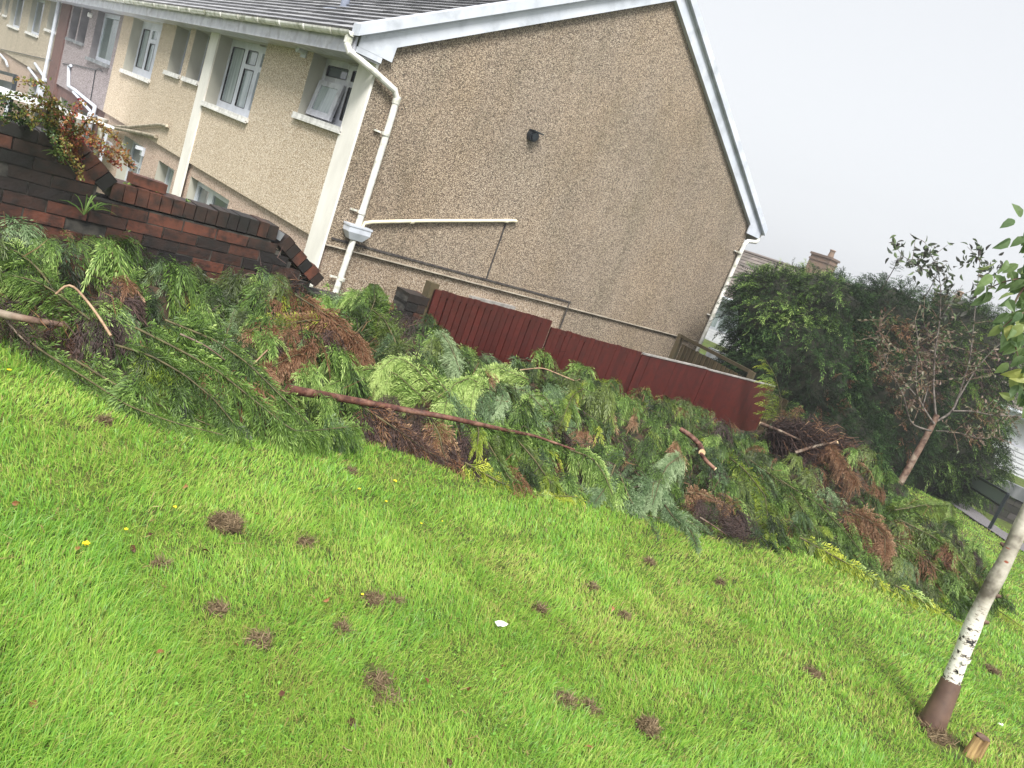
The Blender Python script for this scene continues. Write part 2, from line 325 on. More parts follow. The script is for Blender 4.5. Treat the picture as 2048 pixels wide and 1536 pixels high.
def resample(P, step):
    P = np.asarray(P, float); d = np.linalg.norm(np.diff(P, axis=0), axis=1); s_ = np.concatenate([[0], np.cumsum(d)])
    n = max(3, int(s_[-1]/step)+1); t = np.linspace(0, s_[-1], n)
    Q = np.stack([np.interp(t, s_, P[:, i]) for i in range(3)], 1)
    for _ in range(3): Q[1:-1] = (Q[:-2]+2*Q[1:-1]+Q[2:])/4
    return Q
def straws(mb, P, D, L, w, tint, mat=0, bend=.3):
    P = np.asarray(P, float); D = unit(np.asarray(D, float)); n = len(P); L = np.broadcast_to(L, (n,)); w = np.broadcast_to(w, (n,))
    s_ = unit(np.cross(D, rs.randn(n, 3))); b = rs.randn(n, 3)*bend*L[:, None]*.4
    M_ = P+D*L[:, None]*.5+b; E_ = P+D*L[:, None]
    V = np.stack([P-s_*w[:, None]/2, P+s_*w[:, None]/2, M_+s_*w[:, None]/2, M_-s_*w[:, None]/2, E_], 1)
    off = (np.arange(n)*5)[:, None]; base = mb.n
    mb.add(V.reshape(-1, 3), np.array([[0,1,2,3]])+off, mat, tint)
    mb.f.append((np.array([[3,2,4]])+off+base, mat, np.broadcast_to(tint, (n,))))

# ================================================================== SETTING: ground, path
YARD = -2.45
def ground_z(x, y):
    x = np.asarray(x, float); y = np.asarray(y, float); z = lawn_z(x, y)
    back = np.where(x < 16.1, YARD, z)
    z = np.where((y > -3.78) & (x < 16.12), back, z)
    z = np.where((x >= 16.12), -.98, z)
    z = np.where((x >= 16.12) & (y < -9), np.minimum(-.8, lawn_z(x, y)+0*x), z)
    return z
def grid_axis(fine0, fine1, step, far): 
    a = list(np.arange(fine0, fine1+1e-6, step)); lo = [-far, -far*.4, -far*.15]; hi = [far*.15, far*.4, far]
    return np.array([l for l in lo if l < fine0-1]+a+[h for h in hi if h > fine1+1])
gx = np.unique(np.concatenate([grid_axis(-8, 18, .2, 75), [16.10, 16.13]])); gy = np.unique(np.concatenate([grid_axis(-13, -2, .2, 75), [-3.79, -3.77]]))
X_, Y_ = np.meshgrid(gx, gy); Z_ = ground_z(X_, Y_)
mb = MB(); nx = len(gx); idx = np.arange(len(gx)*len(gy)).reshape(len(gy), nx)
mb.add(np.stack([X_, Y_, Z_], -1).reshape(-1, 3), np.stack([idx[:-1, :-1], idx[:-1, 1:], idx[1:, 1:], idx[1:, :-1]], -1).reshape(-1, 4))
tag(mb.build('ground', SOIL, smooth=True), kind='structure')
# tarmac path across the foot of the lawn
pc = [(21, -2.2), (16.6, -3.6), (14.6, -4.55), (12.95, -5.4), (11.6, -6.45), (10.3, -7.7), (8.8, -9.4), (6.5, -12.5)]
pc = resample([(a, b, 0) for a, b in pc], .25); tg = unit(np.gradient(pc, axis=0)); nn = np.stack([-tg[:, 1], tg[:, 0]], 1)
mb = MB(); V = []
for k, o_ in enumerate((-.36, -.18, 0, .18, .36)):
    xy = pc[:, :2]+nn*(o_+.03*np.sin(np.arange(len(pc))*.7+k)[:, None]*(abs(o_) > .3)); V.append(np.stack([xy[:, 0], xy[:, 1], np.where(xy[:, 0] < 16.05, lawn_z(xy[:, 0], xy[:, 1]), -.80)+.03], 1))
V = np.stack(V, 1); n5 = len(pc); ii = np.arange(n5*5).reshape(n5, 5)
m_ = (pc[:-1, 0] < 15.9)
F = np.stack([ii[:-1, :-1], ii[1:, :-1], ii[1:, 1:], ii[:-1, 1:]], -1)[m_].reshape(-1, 4)
mb.add(V.reshape(-1, 3), F); tag(mb.build('path', TARMAC, smooth=True), kind='structure')

# ================================================================== HOUSES (terrace)
GW, HE, HR = 9.256, 2.55, 5.207; SL = (HR-HE)/(GW/2); RZ = 2.87
def roof_z(x): return RZ+SL*min(x, GW-x)
def facade(parent, y0, y1, ztop, zbot, X, openings, mat, reveal, name='wall', xin=.28):
    ys = sorted({y0, y1, *[o[0] for o in openings], *[o[1] for o in openings]}); zs = sorted({zbot, ztop, *[o[2] for o in openings], *[o[3] for o in openings]})
    mb = MB()
    for a, b in zip(ys[:-1], ys[1:]):
        for c, d in zip(zs[:-1], zs[1:]):
            ym, zm = (a+b)/2, (c+d)/2
            if any(o[0] < ym < o[1] and o[2] < zm < o[3] for o in openings): continue
            mb.poly([(X, b, c), (X, a, c), (X, a, d), (X, b, d)])
    for o in openings:
        a, b, c, d = o[:4]; Xi = X+xin
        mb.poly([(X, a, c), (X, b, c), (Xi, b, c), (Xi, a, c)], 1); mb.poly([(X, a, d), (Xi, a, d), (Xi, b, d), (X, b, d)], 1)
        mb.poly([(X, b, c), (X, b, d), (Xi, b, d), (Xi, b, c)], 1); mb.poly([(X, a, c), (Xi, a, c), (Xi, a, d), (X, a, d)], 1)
    return mb.build(name, [mat, reveal], parent)
def window(parent, y0, y1, z0, z1, X, muls=(), trans=(), glass=None, frame=None, sill=True, fw=.10, mw=.075, sillm=None, sx=.05, blinds=False):
    """upvc window set back at x=X; muls: (y, za, zb) uprights, trans: (z, ya, yb) cross bars"""
    frame = frame or UPVC; mb = MB(); d0, d1 = X-.035, X+.03
    mb.box(d0, d1, y0, y0+fw, z0, z1); mb.box(d0, d1, y1-fw, y1, z0, z1)
    mb.box(d0, d1, y0+fw, y1-fw, z0, z0+fw); mb.box(d0, d1, y0+fw, y1-fw, z1-fw, z1)
    for y, za, zb in muls: mb.box(d0+.003, d1, y-mw, y+mw, za, zb)
    for z, ya, yb in trans: mb.box(d0+.005, d1, ya, yb, z-.045, z+.045)
    w = mb.build('window', frame, parent)
    g = MB(); g.box(X-.005, X+.01, y0+fw*.5, y1-fw*.5, z0+fw*.5, z1-fw*.5); g.build('pane', glass or GLASS, w)
    # dark gasket lines round the glass
    if sill:
        s_ = MB(); s_.box(-sx, .28, y0-.05, y1+.04, z0-.065, z0+.004); s_.box(-sx-.008, -sx+.02, y0-.05, y1+.04, z0-.085, z0-.05); s_.build('sill', sillm or SILL, w)
    return w
def roof_part(parent, y0, y1, name='roof'):
    mb = MB(); ux = np.array([1, 0, SL]); sl = math.sqrt(1+SL*SL); ux = ux/sl; nz = np.array([-ux[2], 0, ux[0]])
    length = (GW/2+.42)*sl; g = .235; nrow = int(length/g)
    for k in range(nrow+1):
        s0 = k*g; P0 = np.array([-.42, 0, roof_z(0)-SL*.42-.0])+ux*s0
        yy = y0+(-.15 if k % 2 else 0)
        while yy < y1:
            a, b = max(yy, y0), min(yy+.30, y1)
            if b-a > .02:
                c = P0+ux*g*.52+nz*(.012+.003*rs.rand()); c[1] = (a+b)/2; t = rs.rand()
                V8 = nz*.004*rs.rand(); mb.obox(c+V8, (ux*(g*.54)+nz*-.016), (0, (b-a)/2-.0025, 0), nz*.0085, 0, .12+.88*t); fc = c+V8-ux*g*.54+nz*.012; mb.obox(fc-ux*.003-nz*.003, ux*.004, (0, (b-a)/2-.0025, 0), nz*.013, 0, 0)  # near-black strip paints the shade under each tile's lower edge
            yy += .30
    # far slope and under-slab
    mb.add([(-.40, y0, roof_z(-.40)-.02), (-.40, y1, roof_z(-.40)-.02), (GW/2, y1, roof_z(GW/2)-.02), (GW/2, y0, roof_z(GW/2)-.02)], [(0, 3, 2, 1)])
    mb.add([(GW/2, y0, RZ+SL*GW/2+.0), (GW/2, y1, RZ+SL*GW/2), (GW+.42, y1, RZ-SL*.42), (GW+.42, y0, RZ-SL*.42)], [(0, 1, 2, 3)])
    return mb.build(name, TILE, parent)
def eaves(parent, y0, y1):
    mb = MB(); mb.box(-.40, -.375, y0, y1, 2.37, 2.575); o = mb.build('fascia', UPVCD, parent)
    mb = MB(); mb.box(-.374, .0, y0+.004, y1, 2.38, 2.395); mb.build('soffit', UPVCD, parent)
    mb = MB(); a = np.linspace(math.pi, 2*math.pi, 9); V = []
    for yy in (y0, y1):
        for r in (.062, .056):
            V += [(-.465+r*math.cos(t), yy, 2.605+r*math.sin(t)*1.05) for t in a]
    n = 9; F = []
    for i in range(n-1): F += [(i, i+1, 2*n+i+1, 2*n+i), (n+i+1, n+i, 3*n+i, 3*n+i+1)]
    F += [(0, 2*n, 3*n, n), (n-1, 2*n-1, 4*n-1, 3*n-1)]
    mb.add(V, F)
    yy = y0+.5
    while yy < y1:
        mb.tube([(-.465+.067*math.cos(t), yy, 2.605+.07*math.sin(t)) for t in a], .011, 5); yy += .82
    mb.build('gutter', GUTT, parent)

# ---- end-of-terrace house
H1 = thing('end_terrace_house', 'end house with brown pebble-dashed gable wall, cream front and white bargeboards', 'house', (4.6, 3, YARD))
y1b = 6.32
W1 = (.42, 1.90, 1.50, 2.38); W2 = (3.65, 5.86, 1.16, 2.38)
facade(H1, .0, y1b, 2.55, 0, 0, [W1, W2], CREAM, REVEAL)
facade(H1, .0, y1b, 0, YARD, .06, [(3.68, 5.75, -1.45, -.22)], PINK, REVEAL, 'lower_wall')
mb = MB()
mb.poly([(0, -.02, 0), (GW, -.02, 0), (GW, -.02, HE+.1), (GW/2, -.02, HR+.1), (0, -.02, HE+.1)])
mb.poly([(0, -.02, 0), (0, .02, 0), (GW, .02, 0), (GW, -.02, 0)])
mb.poly([(GW, -.02, 0), (GW, 6.3, 0), (GW, 6.3, HE), (GW, -.02, HE)])
mb.build('gable_wall', GABLE, H1)
mb = MB(); mb.poly([(.06, .02, YARD), (4.87, .02, YARD), (4.87, .02, 0), (.06, .02, 0)]); mb.poly([(4.87, .012, YARD), (GW-.03, .012, YARD), (GW-.03, .012, 0), (4.87, .012, 0)], 1); mb.poly([(GW-.03, .02, YARD), (GW-.03, 6.3, YARD), (GW-.03, 6.3, 0), (GW-.03, .02, 0)]); mb.build('lower_gable_wall', [GABLE_LOW, GABLE], H1)
mb = MB(); mb.box(-.03, .40, -.035, .42, YARD, 2.385); o = mb.build('corner_pilaster', PAINTW, H1)
# the corner pilaster faces the front only: trim the gable side back to a slim edge
me = o.data
for v in me.vertices:
    if v.co.x > .3: v.co.x = .004
mb = MB(); mb.box(-.03, .004, 5.87, 6.31, YARD, 2.385); mb.build('party_pilaster', PAINTW, H1)
mb = MB(); mb.box(.07, 4.9, -.034, -.021, .085, .115); mb.box(4.86, 4.885, -.034, -.021, -.42, .085); mb.box(2.85, 2.875, -.034, -.021, .116, 1.08); mb.build('render_joint', DARKM, H1)
mb = MB(); mb.box(.02, GW-.02, -.034, -.021, -.010, .006); mb.build('drip_bead', BEAD, H1)
mb = MB(); mb.box(2.68, 3.65, -.06, .015, -.27, -.21); mb.box(2.70, 3.62, -.03, .016, -.32, -.27); mb.build('lintel', GREYRAIL, H1)
# barge boards, cap strips
def barge(sgn):
    f = (lambda x: x) if sgn > 0 else (lambda x: GW-x)
    zb = lambda x: HE+.03+SL*x
    lo = [(-.36, 2.47), (.13, 2.47), (.14, zb(.14)), (GW/2, zb(GW/2))]; hi = [(GW/2, zb(GW/2)+.255), (-.36, zb(-.36)+.255)]
    mb = MB(); pts = lo+hi
    A = [(f(x), -.10, z) for x, z in pts]; B = [(f(x), -.075, z) for x, z in pts]
    mb.poly(A); mb.poly(B[::-1]); n = len(pts)
    for i in range(n): mb.add([A[i], A[(i+1) % n], B[(i+1) % n], B[i]], [(0, 1, 2, 3)])
    b = mb.build('bargeboard', UPVC, H1)
    mb = MB()
    c = [(-.44, 0), (GW/2, 0)]
    for (ya, yb, za, zc) in ((-.17, .03, .245, .385),):
        P = [(f(-.44), zb(-.44)+za), (f(GW/2), zb(GW/2)+za), (f(GW/2), zb(GW/2)+zc), (f(-.44), zb(-.44)+zc)]
        V = [(x, ya, z) for x, z in P]+[(x, yb, z) for x, z in P]
        mb.add(V, [(0,1,2,3), (7,6,5,4), (0,4,5,1), (1,5,6,2), (2,6,7,3), (3,7,4,0)])
    # a shadow-gap moulding under the cap
    P = [(f(-.30), zb(-.30)+.195), (f(GW/2), zb(GW/2)+.195), (f(GW/2), zb(GW/2)+.21), (f(-.30), zb(-.30)+.21)]
    V = [(x, -.108, z) for x, z in P]+[(x, -.101, z) for x, z in P]
    mb.add(V, [(0,1,2,3), (7,6,5,4), (0,4,5,1), (1,5,6,2), (2,6,7,3), (3,7,4,0)])
    mb.build('verge_cap', UPVC, b)
    mb = MB()
    P = [(f(.0), zb(0)-.01), (f(GW/2), zb(GW/2)-.01)]
    mb.add([(P[0][0], -.076, P[0][1]+.012), (P[1][0], -.076, P[1][1]+.012), (P[1][0], -.021, P[1][1]+.012), (P[0][0], -.021, P[0][1]+.012)], [(0, 1, 2, 3)])
    mb.build('verge_soffit', UPVC, b)
barge(1); barge(-1)
mb = MB(); mb.box(-.37, -.01, -.098, -.0, 2.40, 2.469); mb.build('eaves_box', UPVC, H1)
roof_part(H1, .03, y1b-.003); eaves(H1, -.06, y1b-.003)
# far eave gutter end
mb = MB(); mb.box(GW+.36, GW+.38, -.06, 6.3, 2.37, 2.575); mb.box(GW+.38, GW+.50, -.08, 6.3, 2.56, 2.62); mb.build('rear_gutter', GUTT, H1)
# windows of house 1
Xw = .25
w = window(H1, *W1, Xw, muls=[(1.08, 1.5, 2.38)], trans=[(2.10, .42, 1.90)], glass=GLASS, frame=UPVCD)
sash = MB(); hz, a = 2.06, math.radians(8)
def sw(y, dz, o=0): return np.array([Xw-.05-math.sin(a)*dz-o*math.cos(a), y, hz-math.cos(a)*dz+o*math.sin(a)])
for (ya, yb, da, db) in ((1.08, 1.87, 0, .075), (1.08, 1.87, .44, .53), (1.08, 1.20, .075, .44), (1.75, 1.87, .075, .44)):
    c = sw((ya+yb)/2, (da+db)/2); sash.obox(c, (0, (yb-ya)/2, 0), np.array([-math.sin(a), 0, -math.cos(a)])*(db-da)/2, np.array([math.cos(a), 0, -math.sin(a)])*.02)
so_ = sash.build('open_casement', UPVCD, w)
g = MB(); g.obox(sw(1.45, .26), (0, .35, 0), np.array([-math.sin(a), 0, -math.cos(a)])*.22, np.array([math.cos(a), 0, -math.sin(a)])*.006); 
o = g.build('casement_pane', NETG, w); o.name = 'pane'
window(H1, *W2, Xw, muls=[(5.06, 1.16, 2.38), (4.42, 1.16, 2.38)], trans=[(1.98, 3.65, 5.06)], glass=NETG, frame=UPVC, fw=.13, mw=.10)
window(H1, 3.68, 5.75, -1.45, -.22, .24, muls=[(4.95, -1.45, -.22)], glass=GLASS, frame=UPVC, sill=False, fw=.12, mw=.12)
def casing(y0, y1, z0, z1, X):     # black gasket rectangles
    mb = MB(); t = .012
    mb.box(X-.037, X-.010, y0, y1, z0-t, z0); mb.box(X-.037, X-.010, y0, y1, z1, z1+t); mb.box(X-.037, X-.010, y0-t, y0, z0, z1); mb.box(X-.037, X-.010, y1, y1+t, z0, z1)
    return mb
for q in ((5.16, 5.73, 1.29, 2.25), (4.52, 4.96, 1.29, 1.93), (4.52, 4.96, 2.03, 2.25), (.53, 1.0, 1.61, 2.05), (.53, 1.0, 2.15, 2.28), (1.16, 1.79, 2.15, 2.28)):
    casing(*q, Xw).build('glazing_gasket', RUBBER, H1)
# downpipe with hopper, waste pipe, right-hand downpipe
mb = MB(); mb.tube([(-.465, .0, 2.60), (-.465, -.02, 2.44), (-.44, -.05, 2.38), (-.05, -.10, 2.27), (.28, -.11, 2.17), (.345, -.11, 2.08), (.35, -.11, 1.6), (.345, -.11, .36)], .044, 12)
mb.tube([(.34, -.11, .16), (.32, -.10, -.6), (.30, -.09, YARD+.05)], .042, 12)
for z in (1.62, .55, -.40): mb.tube([(.34, -.11, z-.02), (.34, -.11, z+.02)], .053, 12); mb.box(.20, .30, -.06, -.03, z-.012, z+.012)
mb.tube([(.345, -.11, 2.02), (.345, -.11, 2.12)], .051, 12); mb.tube([(-.465, -.005, 2.46), (-.465, 0, 2.54)], .052, 12)
dp = mb.build('downpipe', GUTT, H1, smooth=False)
mb = MB(); V = [(.18, -.20, .36), (.52, -.20, .36), (.52, -.03, .36), (.18, -.03, .36), (.18, -.20, .27), (.52, -.20, .27), (.52, -.03, .27), (.18, -.03, .27), (.25, -.16, .17), (.45, -.16, .17), (.45, -.04, .17), (.25, -.04, .17)]
mb.add(V, [(0,1,5,4), (1,2,6,5), (2,3,7,6), (3,0,4,7), (4,5,9,8), (5,6,10,9), (6,7,11,10), (7,4,8,11), (8,9,10,11), (0,3,2,1)]); mb.box(.17, .53, -.208, -.025, .345, .37); mb.build('hopper', UPVC, dp)
mb = MB(); mb.tube([(.42, -.10, .36), (.44, -.08, .42), (.56, -.07, .465), (1.4, -.06, .70), (2.95, -.06, 1.11), (3.02, -.06, 1.12), (3.03, -.0, 1.12)], .026, 10)
for t in (.25, .93): p = np.array([.56, -.07, .465])*(1-t)+np.array([3.0, -.06, 1.12])*t; mb.tube([p-np.array([.03, 0, .008]), p+np.array([.03, 0, .008])], .032, 10)
mb.build('waste_pipe', PIPEC, H1)
mb = MB(); mb.tube([(GW+.44, -.03, 2.56), (GW+.42, -.05, 2.44), (GW+.30, -.10, 2.38), (GW+.0, -.10, 2.33), (9.19, -.10, 2.24), (9.17, -.10, 1.6), (9.12, -.10, .0), (9.05, -.10, YARD+.05)], .042, 12)
for z in (2.05, .62, -.3): mb.tube([(9.15, -.10, z-.02), (9.15, -.10, z+.02)], .051, 12); mb.box(9.02, 9.13, -.06, -.03, z-.01, z+.01)
mb.build('downpipe', GUTT, H1)
mb = MB(); mb.tube([(2.76, -.02, 2.40), (2.76, -.10, 2.40)], .085, 18); mb.tube([(2.76, -.10, 2.40), (2.76, -.14, 2.395)], .062, 18); mb.box(2.68, 2.90, -.15, -.03, 2.465, 2.48); mb.build('flue_vent', STEEL, H1)
mb = MB(); c = at_x(611, 102, -.0); mb.box(-.02, -.001, c[1]-.09, c[1]+.09, c[2]-.10, c[2]+.08); mb.tube([(-.02, c[1], c[2]-.01), (-.10, c[1], c[2]-.01)], .05, 14); mb.tube([(-.10, c[1], c[2]-.01), (-.13, c[1], c[2]-.01)], .058, 14); mb.build('boiler_outlet', UPVC, H1)
mb = MB(); mb.tube([(.78, 3.05, 3.16), (.78, 3.05, 3.50)], .065, 14); mb.obox((.74, 3.05, 3.30), (.22, 0, .126), (0, .17, 0), (-.006, 0, .012)); mb.tube([(.78, 3.05, 3.50), (.78, 3.05, 3.54)], .085, 14); mb.build('roof_vent', LEADM, H1)
for y in (4.9, 2.6):
    mb = MB(); mb.box(-.004, -.001, y-.09, y+.09, 2.33, 2.365); 
for (ya, yb) in ((.7, 1.1), (4.0, 4.4)):
    mb = MB(); mb.box(.16, .21, ya, yb, 2.355, 2.378); mb.build('trickle_vent', GREYRAIL, H1)

# ---- cream middle house
H2 = thing('terraced_house', 'cream pebble-dashed middle house next to the end house, two brown pipes on its front', 'house', (4.6, 9.6, YARD))
up2 = [(6.42, 7.28, 1.46, 2.38), (7.60, 8.54, 1.46, 2.38), (9.55, 11.98, 1.16, 2.38)]
facade(H2, y1b, 12.95, 2.55, 0, 0, up2, CREAM, REVEAL); window_gap = .27
lo2 = [(6.75, 7.85, -1.45, -.30), (8.95, 10.75, -2.4, -.24)]
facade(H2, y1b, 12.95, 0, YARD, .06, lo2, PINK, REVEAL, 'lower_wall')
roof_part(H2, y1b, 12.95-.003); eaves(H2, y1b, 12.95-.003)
window(H2, *up2[0], .275, glass=GLASS, fw=.03); window(H2, *up2[1], .275, glass=GLASS, fw=.03)
window(H2, *up2[2], Xw, muls=[(11.15, 1.16, 2.38), (10.5, 1.16, 2.38)], trans=[(1.98, 9.55, 11.15)], glass=NETG, fw=.16, mw=.11)
casing(11.27, 11.81, 1.33, 2.2, Xw).build('glazing_gasket', RUBBER, H2); casing(10.62, 11.03, 1.33, 1.92, Xw).build('glazing_gasket', RUBBER, H2)
window(H2, *lo2[0], .30, trans=[(-1.0, 6.75, 7.85)], glass=NETG, sill=False); window(H2, *lo2[1], .30, muls=[(9.85, -2.4, -.24)], trans=[(-.75, 8.95, 10.75)], glass=GLASS, sill=False)
casing(9.02, 9.8, -2.3, -.8, .30).build('glazing_gasket', RUBBER, H2)
OLDPIPE = mottled('stained_pipe', (.16,.13,.09), (.42,.37,.28), 9, .6)
PF = lambda pts, X=-.05: [at_x(x, y, X) for x, y in pts]
for pq, r_ in (([(217, 252), (262, 254), (320, 249), (334, 252), (334, 256)], .035), ([(217, 254), (262, 262), (300, 270), (312, 273)], .04)): mb = MB(); mb.tube(PF(pq), r_, 8); mb.build('waste_pipe', OLDPIPE, H2)
mb = MB(); mb.tube([(-.03, 12.6, -.3), (-.03, 12.6, YARD)], .06, 10); mb.tube([(-.03, 12.6, -.14), (-.03, 12.6, -.3)], [.14, .08], 10); mb.build('soil_pipe', GUTT, H2)
c = at_x(288, 305, .06); mb = MB(); mb.box(-.0, .058, c[1]-.07, c[1]+.07, c[2]-.08, c[2]+.10); mb.box(-.12, .0, c[1]-.05, c[1]+.05, c[2]+.03, c[2]+.10); mb.build('wall_lamp', UPVC, H2)
mb = MB(); mb.lathe((-.03, 11.7, -.68), [(.02, .12), (.16, .07), (.18, 0), (.15, -.02)], 14); mb.build('lamp_globe', UPVC, H2)

# ---- lilac house
H3 = thing('terraced_house', 'grey lilac pebble-dashed house with dark window reveals and white zigzag pipes', 'house', (4.6, 16.5, YARD))
up3 = [(13.28, 15.72, 1.12, 2.38), (16.64, 17.74, 1.42, 2.38), (17.92, 19.02, 1.43, 2.38)]
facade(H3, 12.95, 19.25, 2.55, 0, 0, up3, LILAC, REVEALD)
facade(H3, 12.95, 19.25, 0, YARD, .06, [(14.6, 15.9, -1.4, -.3), (17.4, 18.6, -1.4, -.3)], BROWNBR, REVEAL, 'lower_wall')
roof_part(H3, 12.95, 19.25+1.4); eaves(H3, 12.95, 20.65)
window(H3, *up3[0], .20, glass=DGREEN, sillm=CONCR, sx=.07); window(H3, *up3[1], Xw, glass=GLASS, sillm=CONCR); window(H3, *up3[2], Xw, glass=GLASS, sillm=CONCR)
window(H3, 14.6, 15.9, -1.4, -.3, .3, muls=[(15.2, -1.4, -.3)], glass=GLASS, sill=False); window(H3, 17.4, 18.6, -1.4, -.3, .3, glass=GLASS, sill=False)
mb = MB(); mb.box(-.04, .2, 19.25, 20.65, YARD, 2.4); mb.box(-.043, -.04, 19.25, 20.65, -.02, 0); mb.build('brick_pier', BROWNBR, H3)
for pq, r_ in (([(142, 131), (138, 133), (137, 172), (150, 180), (190, 213), (186, 233)], .045), ([(147, 184), (160, 198), (183, 225)], .04), ([(183, 236), (170, 300)], .06)): mb = MB(); mb.tube(PF(pq), r_, 8); mb.build('waste_pipe', UPVC, H3)
mb = MB(); mb.tube(PF([(186, 228), (184, 236)]), .12, 8); mb.build('hopper', UPVC, H3)
mb = MB(); mb.tube(PF([(125, 127), (150, 130), (192, 140), (197, 137), (204, 143)], -.02), .012, 5); mb.tube(PF([(191, 140), (181, 200)], -.02), .012, 5); mb.build('cable', STEEL, H3)
c = at_x(187, 25, 0)
mb = MB(); mb.tube([(-.02, c[1], 2.2), (-.12, c[1], 2.2)], .06, 10); mb.build('vent_cowl', GUTT, H3)

# ---- far cream house
H4 = thing('terraced_house', 'pale smooth rendered house farthest along the terrace beside a white downpipe', 'house', (4.6, 28, YARD))
up4 = [(20.70, 21.42, 1.47, 2.38), (21.76, 22.80, 1.47, 2.38), (23.92, 26.54, 1.15, 2.38), (28.38, 31.26, 1.13, 2.38), (32.15, 33.2, 1.45, 2.38), (34.2, 35.3, 1.45, 2.38)]
facade(H4, 20.65, 40, 2.55, 0, 0, up4, FARCREAM, REVEAL)
facade(H4, 20.65, 40, 0, YARD, .06, [(22.6, 24.2, -1.5, -.4)], PINK, REVEAL, 'lower_wall')
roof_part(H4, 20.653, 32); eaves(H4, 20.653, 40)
for u in up4: window(H4, *u, .18, glass=GLASS, fw=.08)
window(H4, 22.6, 24.2, -1.5, -.4, .3, muls=[(23.4, -1.5, -.4)], glass=GLASS, sill=False)
mb = MB(); mb.tube([(-.30, 20.78, 2.5), (-.10, 20.78, 2.35), (-.10, 20.78, YARD)], .055, 10); mb.box(-.2, -.0, 20.7, 21.0, -.62, -.28); mb.build('downpipe', UPVC, H4)
for pq in ([(70, 127), (93, 161)], [(57, 136), (84, 171)], [(0, 108), (12, 122), (15, 132)]): mb = MB(); mb.tube(PF(pq), .045, 8); mb.build('waste_pipe', UPVC, H4)
mb = MB(); mb.tube(PF([(0, 98), (50, 109), (107, 122)], -.03), .014, 5); mb.build('cable', STEEL, H4)

# white canopy roof and dark timber frame in the yard
t = thing('yard_canopy', 'white sloping canopy roof in a back yard behind the brick wall', 'canopy', (-2, 13, YARD))
a, b, c_, d = at_x(-30, 158, -1.9), at_x(62, 193, -1.9), None, None
mb = MB(); P = [at_x(-60, 146, -1.9), at_x(62, 192, -1.9)]; Q = [p+np.array([1.7, .1, -.10]) for p in P]
P = [p-np.array([.5, 0, .12]) for p in P]
mb.add([*P, Q[1], Q[0], *[p-np.array([0, 0, .06]) for p in (*P, Q[1], Q[0])]], [(0,1,2,3), (7,6,5,4), (0,4,5,1), (1,5,6,2), (2,6,7,3), (3,7,4,0)]); mb.build('roof_sheet', CANOPY, t)
for p, o_ in ((P[1], .1), (Q[1], -.15)): mb = MB(); mb.box(p[0]+o_, p[0]+o_+.06, p[1]+.05, p[1]+.11, YARD, p[2]-.061); mb.build('post', UPVC, t)
t = thing('yard_trellis', 'dark timber trellis frame behind the white canopy roof', 'trellis', (-.9, 17, YARD))
mb = MB(); A, B = at_x(-40, 133, -1.0), at_x(31, 152, -1.0); A2, B2 = at_x(-40, 148, -1.0), at_x(28, 166, -1.0)
mb.bar(A, B, .06, .10); mb.build('top_rail', STEEL, t)
mb = MB(); mb.add([A2, B2, B2-np.array([0, 0, .7]), A2-np.array([0, 0, .7])], [(0, 1, 2, 3)]); mb.build('panel', STEEL, t)
mb = MB(); mb.bar(B+np.array([0, -.05, .04]), (B[0], B[1]-.05, YARD), .12, .12, up=(0, 1, 0)); mb.build('post', STEEL, t)

# ================================================================== BRICK WALL
YW = -4.0; CO = .077
def course_brick(mb, x0, x1, z0, z1, depth=.215, y=YW, header=False):
    jx = rs.randn()*.004; t = np.clip(rs.rand()**1.35, 0, 1)
    mb.obox(((x0+x1)/2, y+depth/2+jx, (z0+z1)/2), ((x1-x0)/2-.005, rs.randn()*.001, rs.randn()*.0012), (0, depth/2, 0), (rs.randn()*.001, 0, (z1-z0)/2-.004), 0, t)
wallt = thing('brick_wall', 'old sooty red brick garden wall with stepped top and brick-on-edge coping', 'wall', (-3.6, YW, -.5))
def wall_top(x):
    return np.interp(x, [-7.2, -4.02, -3.86, -3.60, -2.53, -2.52, -2.10, -2.06, -1.45], [.80, .80, .74, .50, .50, .49, .235, .19, .17])
mb = MB(); z = -1.6
row = 0
while z < .86:
    x = -7.2+(.11 if row % 2 else 0)
    while x < -1.45:
        x1 = min(x+.225, -1.45)
        zt = min(wall_top(x+.03), wall_top(x1-.03))
        if z+CO <= zt+.02: course_brick(mb, x, x1, z, z+CO)
        else:
            # cut brick
            xm = (x+x1)/2
            for a_, b_ in ((x, xm), (xm, x1)):
                if z+CO <= min(wall_top(a_+.02), wall_top(b_-.02))+.035 and b_-a_ > .05: course_brick(mb, a_, b_, z, z+CO)
        x = x1
    z += CO; row += 1
mb.build('brickwork', BRICK, wallt)
mb = MB(); xs = np.linspace(-7.2, -1.46, 60)
for a_, b_ in zip(xs[:-1], xs[1:]):
    zt = min(wall_top(a_), wall_top(b_))-.012; mb.box(a_, b_, YW+.008, YW+.205, -1.6, zt)
mb.build('mortar', MORTAR, wallt)
